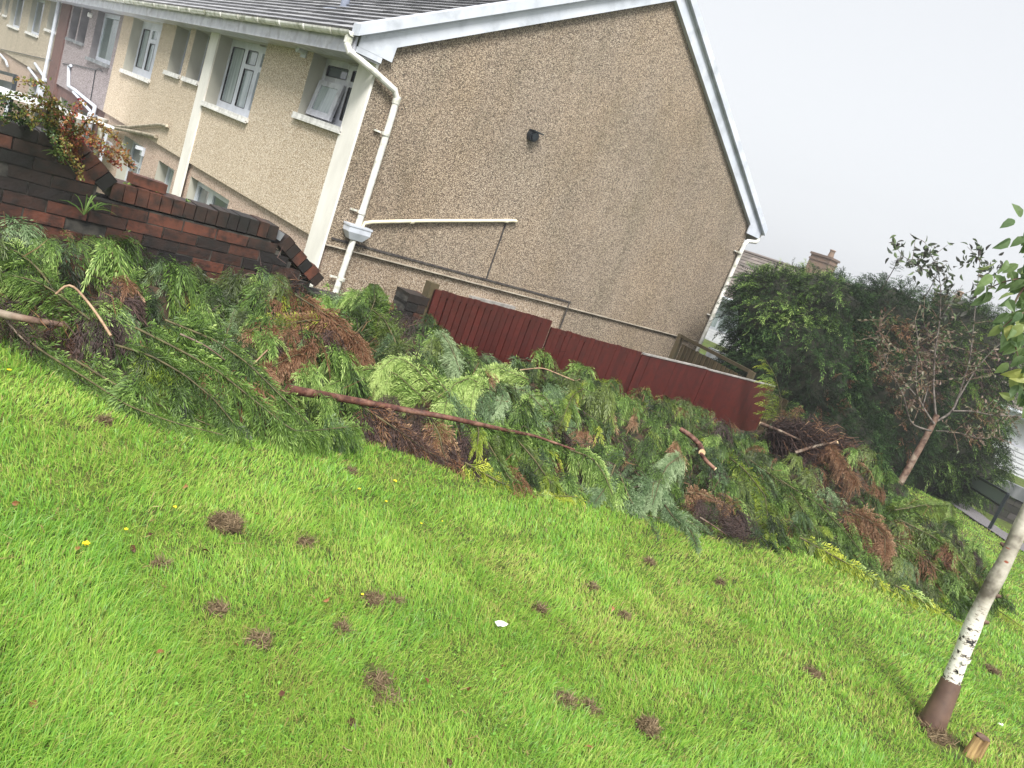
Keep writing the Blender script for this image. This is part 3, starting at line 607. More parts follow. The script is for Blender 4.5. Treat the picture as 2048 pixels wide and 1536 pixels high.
# brick-on-edge coping following the top line
def coping(pts, lay='edge'):
    P = resample([(x, 0, z) for x, z in pts], .01); d = np.concatenate([[0], np.cumsum(np.linalg.norm(np.diff(P, axis=0), axis=1))])
    s_ = 0; mb = MB()
    while s_ < d[-1]-.05:
        c = np.array([np.interp(s_+.037, d, P[:, 0]), YW+.105+rs.randn()*.003, np.interp(s_+.037, d, P[:, 2])])
        c2 = np.array([np.interp(s_+.042, d, P[:, 0]), c[1], np.interp(s_+.042, d, P[:, 2])]); tx = unit(c2-c); nzv = np.array([-tx[2], 0, tx[0]])
        tilt = rs.randn()*.018; tx2 = unit(tx+nzv*tilt); nz2 = np.array([-tx2[2], 0, tx2[0]])
        h = .052+rs.randn()*.002
        mb.obox(c+nz2*(h), tx2*.0345, (0, .108, 0), nz2*h, 0, np.clip(rs.rand()**1.0, 0, 1)); s_ += .0745
    return mb
mb = coping([(-3.62, .50), (-2.52, .50)])
mb2 = coping([(-2.47, .47), (-2.06, .20)]); 
for v, (f, m, t_) in zip([0], [(None, 0, 0)]): pass
mb.build('coping', BRICK, wallt); mb2.build('coping', BRICK, wallt)
mb = coping([(-3.95, .77), (-3.66, .53)]); mb.build('coping', BRICK, wallt)
mb = MB(); mb.box(-3.6, -2.5, YW+.02, YW+.19, .495, .592); mb.obox((-2.52, YW+.1, .55), (.07, 0, -.02), (0, .08, 0), (.01, 0, .03)); mb.build('coping_mortar', CONCR, wallt)
# loose brick on the coping
mb = MB(); mb.obox((-3.40, YW+.10, .645), (.108, .01, -.006), (-.006, .05, 0), (0, 0, .032), 0, .95)
o = mb.build('loose_brick', BRICK); tag(o, 'loose orange-red brick lying flat on top of the wall coping', 'brick')
# short pier left standing by the red fence
pt = thing('brick_pier', 'short broken brick pier between the conifer cuttings and the red fence', 'pier', (-1.12, YW, -.6))
mb = MB(); z = -1.2; k = 0
while z < .30:
    w0 = -1.36 if z < .16 else -1.24
    xm = w0+(.22 if k % 2 else .12)
    for a_, b_ in ((w0, xm), (xm, -1.03)): course_brick(mb, a_, b_, z, z+CO)
    z += CO; k += 1
mb.build('brickwork', BRICK, pt); mb = MB(); mb.box(-1.235, -1.04, YW+.01, YW+.20, -1.2, z-.02); mb.build('mortar', MORTAR, pt)

# ================================================================== FENCES
def board_fence(name, label, pts, tops, bottom, matv, pw=.092, lean=0, cap=None, group=None):
    """one panel: upright overlapping boards along a line at pts[0]..pts[1]"""
    a, b = np.array(pts[0], float), np.array(pts[1], float); L = np.linalg.norm(b-a); d = (b-a)/L; n = np.array([d[1], -d[0]]); k = int(L/pw)
    t = thing(name, label, 'fence', (*(a+b)/2, bottom), group); mb = MB()
    for i in range(k):
        s_ = (i+.5)*L/k; p = a+d*s_; zt = tops[0]+(tops[1]-tops[0])*s_/L+rs.randn()*.004; w = L/k*(.34 if pw < .08 else .46)
        dv = np.array([d[0], d[1], 0])*w+np.array([n[0], n[1], 0])*.009; th = np.array([n[0], n[1], 0])*.006
        mb.obox((p[0]+n[0]*.004, p[1]+n[1]*.004, (zt+bottom)/2), dv, th, (rs.randn()*.003, 0, (zt-bottom)/2), 0, .35+.65*rs.rand())
    q0, q1 = np.array([*a, 0])-np.array([n[0], n[1], 0])*-.0, np.array([*b, 0]); bo = np.array([-n[0], -n[1], 0])*.012
    mb.add([np.array([*a, bottom])+bo, np.array([*b, bottom])+bo, np.array([*b, tops[1]-.01])+bo, np.array([*a, tops[0]-.01])+bo], [(0, 1, 2, 3)], 0, 0)  # dark backing sheet: painted shadow lines in the gaps between boards
    mb.build('boards', matv, t)
    o3 = np.array([-n[0], -n[1], 0])*.036
    for f in (.15, .8):
        za = bottom+(tops[0]-bottom)*f; zb = bottom+(tops[1]-bottom)*f
        mb = MB(); mb.bar(np.array([*a, za])+o3, np.array([*b, zb])+o3, .04, .04, 0, .3); mb.build('rail', matv, t)
    if cap:
        mb = MB(); mb.bar(np.array([*(a+d*.02), tops[0]+.012]), np.array([*(b-d*.02), tops[1]+.012]), .04, .018, 0, .4); mb.build('capping', cap, t)
    return t
FP = [(-1.00, .51, .43, .40), (.53, 2.08, .33, .28), (2.10, 3.50, .255, .245), (3.52, 5.36, .235, .20)]
FL = ['dark red close-board fence panel beside the brick pier, highest of the run', 'second dark red fence panel from the brick pier, one step down', 'dark red fence panel between the second step and the middle of the lawn side', 'last dark red fence panel from the brick pier, ending at the conifer hedge']
for (xa, xb, za, zb), lb in zip(FP, FL):
    t = board_fence('board_fence', lb, [(xa, YW), (xb, YW)], (za, zb), -1.75, REDWOOD, cap=GREYRAIL if xa > 2 else None, pw=.074, group='dark red fence panels')
    if xa < 2:
        mb = MB(); mb.bar((xa+.02, YW+.01, za-.03), (xb-.02, YW+.01, zb-.03), .03, .05, 0, .4); mb.build('top_rail', REDWOOD, t)
t = thing('fence_post', 'weathered brown timber post at the pier end of the red fence', 'post', (-1.02, YW+.06, -1.7)); mb = MB(); mb.box(-1.04, -.95, YW+.02, YW+.11, -1.75, .47); mb.build('post_timber', OLDWOOD, t)
A0, B0 = (7.55, -.75), (6.5, -3.75)
board_fence('garden_fence', 'weathered brown vertical board fence running back from the red fence to the gable', [A0, B0], (-.02, -.03), -1.9, OLDWOOD, .12)
t = thing('fence_top_rail', 'brown timber rail standing above the weathered board fence', 'rail', (7.0, -2.2, 0)); mb = MB(); mb.bar((7.6, -.6, .10), (6.85, -2.75, .10), .05, .06, 0, .3); mb.box(7.56, 7.66, -.66, -.56, -1.9, .13, 0, .4); mb.box(6.8, 6.88, -2.82, -2.72, -1.9, .12, 0, .4); mb.build('rail_timber', OLDWOOD, t)

# ================================================================== FAR HOUSES, dark block wall, handrail
def bungalow(label, x0, x1, y0, y1, eave, ridge, base, chim, cl):
    t = thing('bungalow', label, 'house', ((x0+x1)/2, (y0+y1)/2, base)); mb = MB(); xr = (x0+x1)/2
    mb.box(x0, x1, y0, y1, base, eave); mb.add([(x0, y0, eave), (x1, y0, eave), (xr, y0, ridge-.1), (x0, y1, eave), (x1, y1, eave), (xr, y1, ridge-.1)], [(0, 1, 2), (5, 4, 3)])
    mb.build('wall', cl, t)
    mb = MB(); ux = unit(np.array([xr-x0+.35, 0, ridge-eave+.12])); L = np.linalg.norm([xr-x0+.35, ridge-eave+.12]); g = .3; nz = np.array([-ux[2], 0, ux[0]])
    for sg in (1, -1):
        for k in range(int(L/g)+1):
            P0 = np.array([x0-.35, 0, eave-.12])+ux*(k*g+g/2)+nz*.02; yy = y0-.1
            u2, n2 = ux.copy(), nz.copy()
            if sg < 0: P0[0] = 2*xr-P0[0]; u2[0] *= -1; n2[0] *= -1
            if sg > 0:
                while yy < y1+.1:
                    mb.obox((P0[0], yy+.17, P0[2]), u2*.16-n2*.014, (0, .165, 0), n2*.014, 0, rs.rand()); yy += .34
            else: mb.obox((P0[0], (y0+y1)/2, P0[2]), u2*.16-n2*.014, (0, (y1-y0)/2+.1, 0), n2*.014, 0, rs.rand())
    mb.tube([(xr, y0-.1, ridge+.03), (xr, y1+.1, ridge+.03)], .09, 8, 0, .5)
    rf = mb.build('roof', ROOFB, t)
    for cy in chim:
        mb = MB(); cz = ridge+.78; mb.box(xr-.35, xr+.35, cy-.45, cy+.45, ridge-.5, cz); mb.box(xr-.40, xr+.40, cy-.50, cy+.50, cz, cz+.09, 0, .1); mb.box(xr-.38, xr+.38, cy-.48, cy+.48, cz-.2, cz-.13, 0, .2)
        c_ = mb.build('chimney', CHIM, rf); mb = MB(); mb.lathe((xr, cy-.2, cz+.09), [(.13, 0), (.10, .26), (.13, .28), (.12, .32)], 12, 0, .6); mb.build('chimney_pot', CHIM, c_)
    mb = MB(); mb.box(x0-.40, x0-.36, y0-.1, y1+.1, eave-.30, eave-.12); mb.tube([(x0-.44, y0-.1, eave-.14), (x0-.44, y1+.1, eave-.14)], .06, 8); mb.build('gutter', UPVC, t)
    return t
b1 = bungalow('far house with brown tiled roof, chimney and white cladding, seen just right of the gable', 22, 29, 4.3, 13.5, .98, 2.98, -2.2, [6.6], CLAD)
w = MB(); w.box(21.93, 21.99, 5.2, 9.2, -.48, .75); wo_ = w.build('window', UPVC, b1)
g = MB()
for ya, yb, za, zb in ((5.3, 6.5, -.4, .2), (6.6, 7.8, -.4, .2), (7.9, 9.1, -.4, .2), (5.3, 6.5, .28, .68), (6.6, 7.8, .28, .68), (7.9, 9.1, .28, .68)): g.box(21.915, 21.928, ya, yb, za, zb)
g.build('pane', NETG, wo_)
mb = MB()
for k in range(14): mb.box(21.90-.0, 21.98, 4.5, 13.3, -.60-k*.11, -.505-k*.11+.0)
mb.build('cladding', CLAD, b1)
b2 = bungalow('far house with brown tiled roof and chimney behind the rowan tree', 22.1, 29.1, -9.0, 4.1, .95, 2.86, -1.9, [1.4, -6], CLAD)
mb = MB()
for k in range(14): mb.box(22.0, 22.08, -8.9, 4.0, -.30-k*.15, -.17-k*.15)
mb.build('cladding', CLAD, b2)
# dark block retaining wall
t = thing('retaining_wall', 'dark brick retaining wall with grey concrete top course beyond the path', 'wall', (16, -4, -1.8)); mb = MB()
for r in range(6):
    y = -12+(.2 if r % 2 else 0)
    while y < 4: mb.box(15.96+rs.rand()*.01, 16.1, y, y+.425, -1.95+r*.165, -1.95+r*.165+.155, 0, rs.rand()); y += .435
mb.build('blockwork', BLOCKW, t); mb = MB(); mb.box(15.985, 16.1, -12, 4, -2.2, -.97); mb.build('mortar', MORTAR, t)
mb = MB(); mb.box(15.93, 16.15, -12, 4, -.96, -.66); mb.build('capping', CONCR, t)
# black metal guard rail by the path
p0 = on_lawn(1977, 1060); p1 = on_lawn(1978, 1060)+np.array([2.3, 1.6, 0]); p1[2] = lawn_z(p1[0], p1[1])
t = thing('guard_rail', 'black metal guard rail with dark infill standing on the path edge', 'railing', p0)
D_r = unit(np.array([p1[0]-p0[0], p1[1]-p0[1], 0])); H_r = .78
mb = MB(); mb.bar(p0-np.array([0, 0, .2]), p0+np.array([0, 0, H_r]), .055, .055, up=(0, 1, 0)); mb.build('post', STEEL, t)
e = p0+D_r*3.1; e[2] = lawn_z(e[0], e[1]); mb = MB(); mb.bar(e-np.array([0, 0, .2]), e+np.array([0, 0, H_r]), .055, .055, up=(0, 1, 0)); mb.build('post', STEEL, t)
mb = MB(); mb.bar(p0+np.array([0, 0, H_r]), e+np.array([0, 0, H_r]), .045, .04); mb.build('top_rail', STEEL, t)
mb = MB(); mb.bar(p0+np.array([0, 0, H_r*.66]), e+np.array([0, 0, H_r*.66]), .04, .035); mb.build('lower_rail', STEEL, t)
mb = MB(); mb.add([p0+D_r*.03+np.array([0, 0, H_r*.69]), e+np.array([0, 0, H_r*.69]), e+np.array([0, 0, H_r-.03]), p0+D_r*.03+np.array([0, 0, H_r-.03])], [(0, 1, 2, 3)]); mb.build('infill_panel', MESHG, t)

# ================================================================== PILE OF CUT CONIFER BRANCHES
# stations along the heap: (front foot on the lawn), (crest), crest plane y or distance
ST = [((-260, 560), (-260, 405), 'y', -4.30), ((-120, 640), (-140, 455), 'y', -4.30), ((0, 690), (0, 500), 'y', -4.30), ((230, 800), (150, 500), 'y', -4.28), ((450, 868), (330, 545), 'y', -4.25),
      ((600, 890), (520, 565), 'y', -4.25), ((820, 905), (650, 618), 'y', -4.22), ((960, 960), (770, 605), 'y', -4.22), ((1150, 1000), (900, 685), 'y', -4.20), ((1330, 1050), (1050, 712), 'y', -4.20),
      ((1490, 1085), (1200, 778), 'y', -4.20), ((1600, 1105), (1330, 808), 'y', -4.20), ((1740, 1165), (1440, 838), 'y', -4.2), ((1880, 1235), (1560, 858), 'd', 9.6), ((1960, 1232), (1690, 900), 'd', 9.6),
      ((1985, 1200), (1790, 985), 'd', 9.2), ((1950, 1130), (1870, 1035), 'd', 9.0), ((1925, 1095), (1900, 1060), 'd', 9.0)]
FR = np.array([on_lawn(*a[0]) for a in ST]); CR = np.array([at_y(*a[1], a[3]) if a[2] == 'y' else at_d(*a[1], a[3]) for a in ST])
NU, NV = 260, 44
uu = np.linspace(0, len(ST)-1, NU); FRu = np.stack([np.interp(uu, range(len(ST)), FR[:, i]) for i in range(3)], 1); CRu = np.stack([np.interp(uu, range(len(ST)), CR[:, i]) for i in range(3)], 1)
for _ in range(6): FRu[1:-1] = (FRu[:-2]+FRu[1:-1]*2+FRu[2:])/4; CRu[1:-1] = (CRu[:-2]+CRu[1:-1]*2+CRu[2:])/4
vv = np.linspace(0, 1, NV)
PS = FRu[:, None]*(1-vv[None, :, None])+CRu[:, None]*vv[None, :, None]
gz = lawn_z(PS[..., 0], PS[..., 1]); ztop = CRu[:, 2][:, None]; prof = 1-(1-vv)**1.55
zf = lawn_z(FRu[:, 0], FRu[:, 1])[:, None]
PS[..., 2] = zf+(ztop-zf)*prof[None]+(.22*(vnoise(PS[..., 0], PS[..., 1], 1.9, 11)-.5)+.20*(vnoise(PS[..., 0], PS[..., 1], 4.2, 12)-.5))*np.sin(vv*2.6)[None]
PS[..., 2] = np.maximum(PS[..., 2], gz+.02)
dU = np.gradient(PS, axis=0); dV = np.gradient(PS, axis=1); NRM = unit(np.cross(dU, dV)); NRM *= np.sign(NRM[..., 2:3]+1e-6)
pxs, pys, pzs = project(PS.reshape(-1, 3))
def hit(x, y, lift=.0):
    """world point on the heap (or the lawn) under the photograph's pixel"""
    d = (pxs-x)**2+(pys-y)**2; m = d < 14**2
    if m.any(): i = np.argmin(np.where(m, pzs, 1e9)); P = PS.reshape(-1, 3)[i]; z = pzs[i]; Q = at_d(x, y, z-lift)
    else:
        P = on_lawn(x, y); Q = P+np.array([0, 0, .01+lift])
    return Q
# foot of the heap falls to the ground behind the crest
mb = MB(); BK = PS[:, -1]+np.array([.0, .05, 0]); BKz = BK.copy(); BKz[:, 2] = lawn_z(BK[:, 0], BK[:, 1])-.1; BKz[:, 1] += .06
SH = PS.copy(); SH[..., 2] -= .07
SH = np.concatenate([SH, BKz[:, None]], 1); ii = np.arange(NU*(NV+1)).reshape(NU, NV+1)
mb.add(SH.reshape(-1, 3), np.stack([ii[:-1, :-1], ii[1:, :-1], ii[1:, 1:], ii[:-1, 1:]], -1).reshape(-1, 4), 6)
# regions of other colour, centres on the heap, radius in metres, kind, share
RG = [(650, 640, .30, D_, .93), (700, 700, .25, D_, .9), (600, 610, .25, D_, .6), (560, 690, .22, D_, .55), (500, 650, .22, L_, .35), (60, 640, .38, T_, .8), (200, 690, .25, D_, .5), (0, 720, .35, T_, .6), (850, 860, .28, T_, .75), (770, 835, .25, T_, .7), (880, 900, .2, D_, .85),
      (1270, 790, .28, D_, .6), (1240, 740, .2, T_, .5), (1180, 840, .25, L_, .45), (1410, 985, .28, D_, .85), (1440, 1020, .28, T_, .7), (1330, 1000, .25, B_, .6), (1260, 980, .3, B_, .7), (1400, 890, .25, O_, .8),
      (1610, 890, .45, T_, .92), (1690, 930, .42, D_, .7), (1570, 940, .35, O_, .7), (1640, 980, .35, D_, .55), (1750, 1060, .42, D_, .75), (1770, 1090, .32, D_, .6), (1850, 1040, .4, O_, .8), (1790, 1010, .3, T_, .4),
      (1480, 900, .5, O_, .65), (1500, 1000, .35, L_, .30), (1620, 1050, .45, L_, .30), (1800, 1140, .4, O_, .5), (1900, 1190, .45, L_, .25), (1350, 850, .5, O_, .5), (720, 590, .3, O_, .5), (400, 590, .4, O_, .3), (1180, 940, .4, L_, .2), (1030, 960, .3, L_, .3), (850, 770, .3, B_, .4), (980, 720, .4, B_, .45), (1060, 800, .4, B_, .4)]
RGC = [(hit(x, y), r, k, p) for x, y, r, k, p in RG]
def kind_at(P):
    n = len(P); u = rs.rand(n); k = np.where(u < .66, G_, np.where(u < .80, O_, np.where(u < .90, B_, np.where(u < .935, L_, D_))))
    for c, r, kk, p in RGC:
        d = np.linalg.norm(P-c, axis=1); k = np.where((d < r) & (rs.rand(n) < p*np.clip(1.5-d/r, 0, 1)), kk, k)
    return k
def surf(u, v, lift):
    fu = u*(NU-1.001); fv = v*(NV-1.001); i = fu.astype(int); j = fv.astype(int); a = (fu-i)[:, None]; b = (fv-j)[:, None]
    P = PS[i, j]*(1-a)*(1-b)+PS[i+1, j]*a*(1-b)+PS[i, j+1]*(1-a)*b+PS[i+1, j+1]*a*b
    return P+NRM[i, j]*lift[:, None], NRM[i, j], unit(dU[i, j]), unit(dV[i, j])
# area-weighted positions
ar = np.linalg.norm(np.cross(dU, dV), axis=2)*np.clip(1.2/np.linalg.norm(PS-CAM, axis=2)**.7, 0, 1); cdf = np.cumsum(ar.ravel()/ar.sum())
def pick(n):
    k = np.searchsorted(cdf, rs.rand(n)); k = np.clip(k, 0, NU*NV-1); return np.clip((k//NV+rs.rand(n))/NU, 0, .999), np.clip((k % NV+rs.rand(n))/NV, 0, .999)
def scatter(mb, n, l0, l1, lift0, lift1, clump=True):
    u, v = pick(n); P, Nn, Tu, Tv = surf(u, v, lift0+(lift1-lift0)*rs.rand(n))
    ang = (vnoise(P[:, 0], P[:, 1], 1.6, 21)-.5)*3.2+rs.randn(n)*.45
    gap = vnoise(P[:, 0]*1.1, P[:, 1]+.7*P[:, 2], 3.6, 77); kp = gap > .30+.12*rs.rand(n); P, Nn, Tu, Tv, ang = P[kp], Nn[kp], Tu[kp], Tv[kp], ang[kp]; n = len(P)
    D = -Tv*np.cos(ang)[:, None]+Tu*np.sin(ang+.35)[:, None]+Nn*(.10+.55*rs.rand(n)**1.5)[:, None]
    L = l0+(l1-l0)*rs.rand(n)**1.3; k = kind_at(P)
    t = .30+.55*(vnoise(P[:, 0], P[:, 1]+P[:, 2], 3.2, 31)-.40)+rs.randn(n)*.15
    sprays(mb, P, D, Nn+rs.randn(n, 3)*.35, L, k, t, .5+.9*rs.rand(n))
scatter(mb, 4300, .14, .30, -.07, .01); scatter(mb, 1500, .12, .24, .0, .05)
def drapes(mb, nc, per=20):
    u, v = pick(nc); A, Nn, Tu, Tv = surf(u, v, .03+.13*rs.rand(nc)); kk = kind_at(A)
    ang = (vnoise(A[:, 0], A[:, 1], .9, 55)-.5)*2.2+rs.randn(nc)*.5+.25
    main = unit(-Tv*np.cos(ang)[:, None]+Tu*np.sin(ang)[:, None]); side = unit(np.cross(Nn, main)); ct = .14+.58*rs.rand(nc); sz = .55+.6*rs.rand(nc)
    i = np.repeat(np.arange(nc), per); n = len(i); th = rs.randn(n)*.62; off = rs.rand(n)*.16*sz[i]
    P = A[i]+main[i]*off[:, None]+side[i]*(rs.randn(n)*.035*sz[i])[:, None]-Nn[i]*(off**2*1.2)[:, None]
    kk = np.where((kk == D_) & (rs.rand(nc) < .35), T_, kk)
    kk = np.where((kk == L_) & (rs.rand(nc) < .6), G_, kk)
    D = main[i]*np.cos(th)[:, None]+side[i]*np.sin(th)[:, None]+Nn[i]*(.30+.3*rs.randn(n))[:, None]+np.array([0, 0, -.15])
    sprays(mb, P, D, Nn[i]+rs.randn(n, 3)*.3, (.13+.13*rs.rand(n))*sz[i], kk[i], ct[i]+rs.randn(n)*.08, .8+.8*rs.rand(n))
drapes(mb, 430, 16)
# thin bare sticks through the heap
u, v = pick(260); P, Nn, Tu, Tv = surf(u, v, -.02+.09*rs.rand(260)); D = Tu*rs.randn(260, 1)+Tv*rs.randn(260, 1)*.6+Nn*rs.randn(260, 1)*.15
straws(mb, P, D, .15+.3*rs.rand(260), .004+.003*rs.rand(260), .3+.6*rs.rand(260), 5, .35)
u, v = pick(2600); P, Nn, Tu, Tv = surf(u, v, -.03+.08*rs.rand(2600)); k = kind_at(P); m_ = (k == T_) | (k == D_); P, Nn, Tu, Tv = P[m_], Nn[m_], Tu[m_], Tv[m_]; n = len(P)
for _ in range(5): straws(mb, P+rs.randn(n, 3)*.05, Tu*rs.randn(n, 1)+Tv*rs.randn(n, 1)*.8+Nn*(.2+.4*rs.rand(n, 1)), .07+.13*rs.rand(n), .0035+.003*rs.rand(n), rs.rand(n)*.75, 5 if _ < 3 else 4, .8)
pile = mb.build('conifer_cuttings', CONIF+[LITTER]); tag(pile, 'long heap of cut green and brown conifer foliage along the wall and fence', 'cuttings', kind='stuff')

def conifer_branch(label, pts, L=(.14, .28), kind=G_, tint=.5, lift=.08, r=(.012, .004), step=.028, spread=.75, side=(1, 1), droop=.6, bark=None, bare=0, hang=.35, cat='branch', world=False, kind2=None, base_cut=False, group='cut conifer branches'):
    P = np.array(pts, float) if world else np.array([hit(x, y, lift if len(p) == 0 else p[0]) for x, y, *p in pts])
    P = resample(P, .03); n = len(P); base = P[0]
    t = thing('conifer_branch', label, cat, base, group)
    rr = np.linspace(r[0], r[1], n); mb = MB(); mb.tube(P, rr if (L is None or bark is BARKR or r[0] > .025) else rr*.55, 7)
    if base_cut:
        d0 = unit(P[0]-P[1]); 
    mb.build('stem', bark or DSTEM, t, smooth=True)
    if base_cut:
        mb = MB(); mb.tube([P[0]-unit(P[0]-P[1])*.002, P[0]+unit(P[0]-P[1])*.006], rr[0]*1.03, 10); mb.build('cut_end', CUT, t)
    if L is None: return t
    d = np.concatenate([[0], np.cumsum(np.linalg.norm(np.diff(P, axis=0), axis=1))]); tot = d[-1]
    m = int(tot*(1-bare)/step)*2; s_ = tot*bare+(tot*(1-bare))*np.linspace(0, 1, m)**.95; B = np.stack([np.interp(s_, d, P[:, i]) for i in range(3)], 1)
    T = unit(np.gradient(P, axis=0)); Tm = unit(np.stack([np.interp(s_, d, T[:, i]) for i in range(3)], 1))
    view = unit(CAM-B); sd_ = unit(np.cross(Tm, view)); f = (s_/tot)
    sg = np.where(np.arange(m) % 2 == 0, 1., -1.); keep = np.where(sg > 0, rs.rand(m) < side[0], rs.rand(m) < side[1])
    a = (spread*(1-.45*f)+rs.randn(m)*.16)
    D = Tm*np.cos(a)[:, None]+sd_*(sg*np.sin(a))[:, None]+view*(.12*rs.randn(m))[:, None]+np.array([0, 0, -1.])*hang*rs.rand(m, 1)
    LL = (L[0]+(L[1]-L[0])*rs.rand(m))*(1-.55*f)
    kk = np.full(m, kind)
    if kind2 is not None: kk = np.where(rs.rand(m) < kind2[1], kind2[0], kk)
    tt = tint+rs.randn(m)*.11
    mb = MB(); i = keep
    sprays(mb, B[i], D[i], view[i]+rs.randn(i.sum(), 3)*.3, LL[i], kk[i], tt[i], droop*(.6+.8*rs.rand(i.sum())))
    mb.build('foliage', CONIF, t)
    return t
cb = conifer_branch
cb('long green branch lying on the lawn at the left edge, lowest and nearest', [(10, 640), (80, 700), (160, 775), (250, 835), (340, 868), (440, 892)], (.12, .24), G_, .55, .05, side=(1, .8))
cb('slim green branch on the grass just above the lowest left one', [(150, 720), (240, 775), (330, 815), (420, 850), (500, 880)], (.12, .22), G_, .58, .07)
cb('thick feathery green branch sweeping down to a long point on the lawn', [(270, 655), (360, 700), (440, 745), (520, 810), (590, 865), (695, 920)], (.16, .32), G_, .58, .20, droop=.9, side=(1, 1), step=.022)
cb('green branch with hanging shoots above the pointed sweeping one', [(330, 640), (430, 680), (500, 730), (560, 790), (620, 850)], (.16, .30), G_, .52, .18, droop=.9, step=.022)
cb('dark green drooping branch in the middle of the left heap', [(230, 690), (300, 710), (370, 750), (430, 800), (470, 850)], (.16, .30), G_, .45, .18, droop=1.0, step=.022)
cb('green branch arching up against the brick wall below the tall weed', [(290, 605), (245, 545), (210, 495), (175, 455), (140, 440)], (.10, .20), G_, .62, .10, r=(.009, .003), bark=TWIG)
cb('green tufted branch at the left edge resting on the wall foot', [(120, 600), (80, 540), (40, 505), (0, 490), (-40, 485)], (.14, .24), G_, .60, .10)
cb('green branch with pale tips between the left edge and the bare forked twig', [(180, 640), (120, 590), (70, 560), (20, 550)], (.14, .24), G_, .55, .12)
cb('bare forked tan twig with a snapped end standing out of the left heap', [(222, 672, .2), (190, 622, .22), (160, 585, .24), (138, 562, .26), (112, 588, .2)], None, r=(.007, .006), bark=TWIG)
cb('straight bare tan twig crossing the heap near the middle of the wall', [(215, 490, .12), (245, 540, .14), (270, 580, .12), (290, 600, .10)], None, r=(.006, .004), bark=TWIG)
cb('thin dark straight twig lying over the left heap', [(360, 668, .14), (410, 690, .15), (450, 720, .12)], None, r=(.006, .003), bark=BARKG)
cb('thin pale twig slanting up from the heap below the dead brown mound', [(478, 757, .12), (520, 715, .15), (560, 675, .16)], None, r=(.005, .003), bark=TWIG)
cb('thick grey brown bough at the left edge of the heap', [(-60, 612, .16), (0, 628, .16), (60, 640, .15), (125, 650, .10)], (.1, .2), T_, .4, r=(.026, .014), bark=BARKG, spread=1.2, step=.05, hang=.1)
cb('thin forked brown bough below the thick left one', [(-40, 595, .10), (10, 635, .12), (30, 665, .10), (60, 690, .06)], (.08, .18), T_, .4, r=(.013, .007), bark=BARKG, spread=1.2, step=.08)
cb('blue green upright sprig in front of the left heap centre', [(440, 720, .1), (450, 680, .2), (462, 640, .25), (470, 618, .28)], (.10, .18), B_, .65, r=(.006, .003), hang=.1)
cb('pale blue green sprig beside the upright one', [(430, 700, .1), (415, 670, .18), (420, 650, .2)], (.08, .15), B_, .75, r=(.005, .003))
cb('dead copper brown bough draped over the heap below the end of the brick wall', [(590, 590, .14), (640, 620, .18), (690, 660, .18), (730, 700, .14), (720, 730, .08)], (.18, .34), D_, .55, droop=.8, step=.018, spread=.6)
cb('dead golden brown branch pointing left under the wall end', [(680, 640, .12), (620, 640, .14), (560, 650, .12), (500, 665, .10)], (.16, .28), D_, .7, step=.022, kind2=(L_, .25))
cb('dead brown branch trailing left beneath the copper mound', [(730, 690, .10), (660, 700, .14), (590, 710, .12), (540, 735, .10)], (.16, .30), D_, .5, step=.022)
cb('broad green branch leaning up beside the downpipe foot', [(700, 680, .06), (735, 640, .1), (750, 600, .12), (745, 570, .10)], (.16, .28), G_, .42, step=.022, kind2=(O_, .4), r=(.008, .004))
cb('green branch nodding in front of the short brick pier', [(800, 720, .1), (790, 680, .12), (770, 640, .14), (740, 615, .12)], (.16, .28), O_, .55, step=.022, droop=.9)
PL = [('bright green weeping plume right of the copper brown mound', [(900, 790), (860, 740), (815, 712), (790, 730), (770, 770)], .72, G_), ('pale green weeping plume, topmost before the red fence', [(920, 740), (900, 690), (880, 660), (905, 690), (915, 730)], .72, B_),
      ('green weeping plume nodding left over the grassy end of the trunk', [(850, 800), (790, 745), (740, 735), (700, 750), (660, 770)], .6, G_), ('tall green plume standing against the first red fence panel', [(930, 760, .05), (935, 710, .12), (925, 650, .16), (940, 640, .16), (950, 680, .12)], .6, G_),
      ('yellowish green plume in the brightest part of the heap', [(860, 770, .1), (820, 725, .2), (790, 712, .24), (760, 740, .2)], .85, G_), ('green plume hanging over the middle of the reddish trunk', [(980, 780), (940, 755), (905, 770), (890, 815), (885, 850)], .75, G_),
      ('bright plume with long combed shoots near the heap centre', [(1060, 760), (1000, 735), (960, 745), (945, 790), (940, 830)], .8, G_), ('blue green plume below the second red fence panel', [(1090, 820), (1050, 780), (1010, 775), (1000, 810)], .65, B_),
      ('small green plume reaching up before the step in the red fence', [(1040, 730, .06), (1045, 700, .12), (1030, 670, .14), (1050, 690, .12)], .6, G_), ('green drooping shoot left of the yellow green fan', [(1110, 830), (1090, 790), (1060, 790), (1050, 830)], .6, G_)]
for lb, pt_, ti, kd in PL: cb(lb, pt_, (.14, .27), kd, ti+.22, .16, droop=1.1, step=.017, r=(.007, .003), hang=.6, spread=.6)
cb('yellow green fan of foliage under the arching bare shoots', [(1240, 770, .12), (1190, 765, .14), (1145, 790, .12), (1120, 850, .10)], (.14, .26), L_, .5, step=.022, kind2=(O_, .5), droop=.9)
cb('arching bare shoot before the second red fence panel', [(1040, 740, .05), (1085, 735, .12), (1150, 762, .14), (1210, 755, .16), (1280, 800, .12)], (.1, .2), O_, .4, r=(.010, .005), bark=TWIG, step=.06)
cb('dead orange brown branch hanging down before the third red fence panel', [(1255, 735, .12), (1265, 765, .14), (1270, 800, .12), (1270, 845, .10)], (.10, .20), D_, .72, step=.025, droop=.9)
cb('small dead brown tip sticking up in front of the red fence', [(1280, 790, .1), (1270, 755, .14), (1262, 730, .16)], (.08, .15), D_, .55, step=.03, hang=0)
cb('small bright green tuft before the last red fence panel', [(1350, 810, .1), (1362, 785, .12), (1372, 770, .12)], (.08, .14), G_, .65, step=.02)
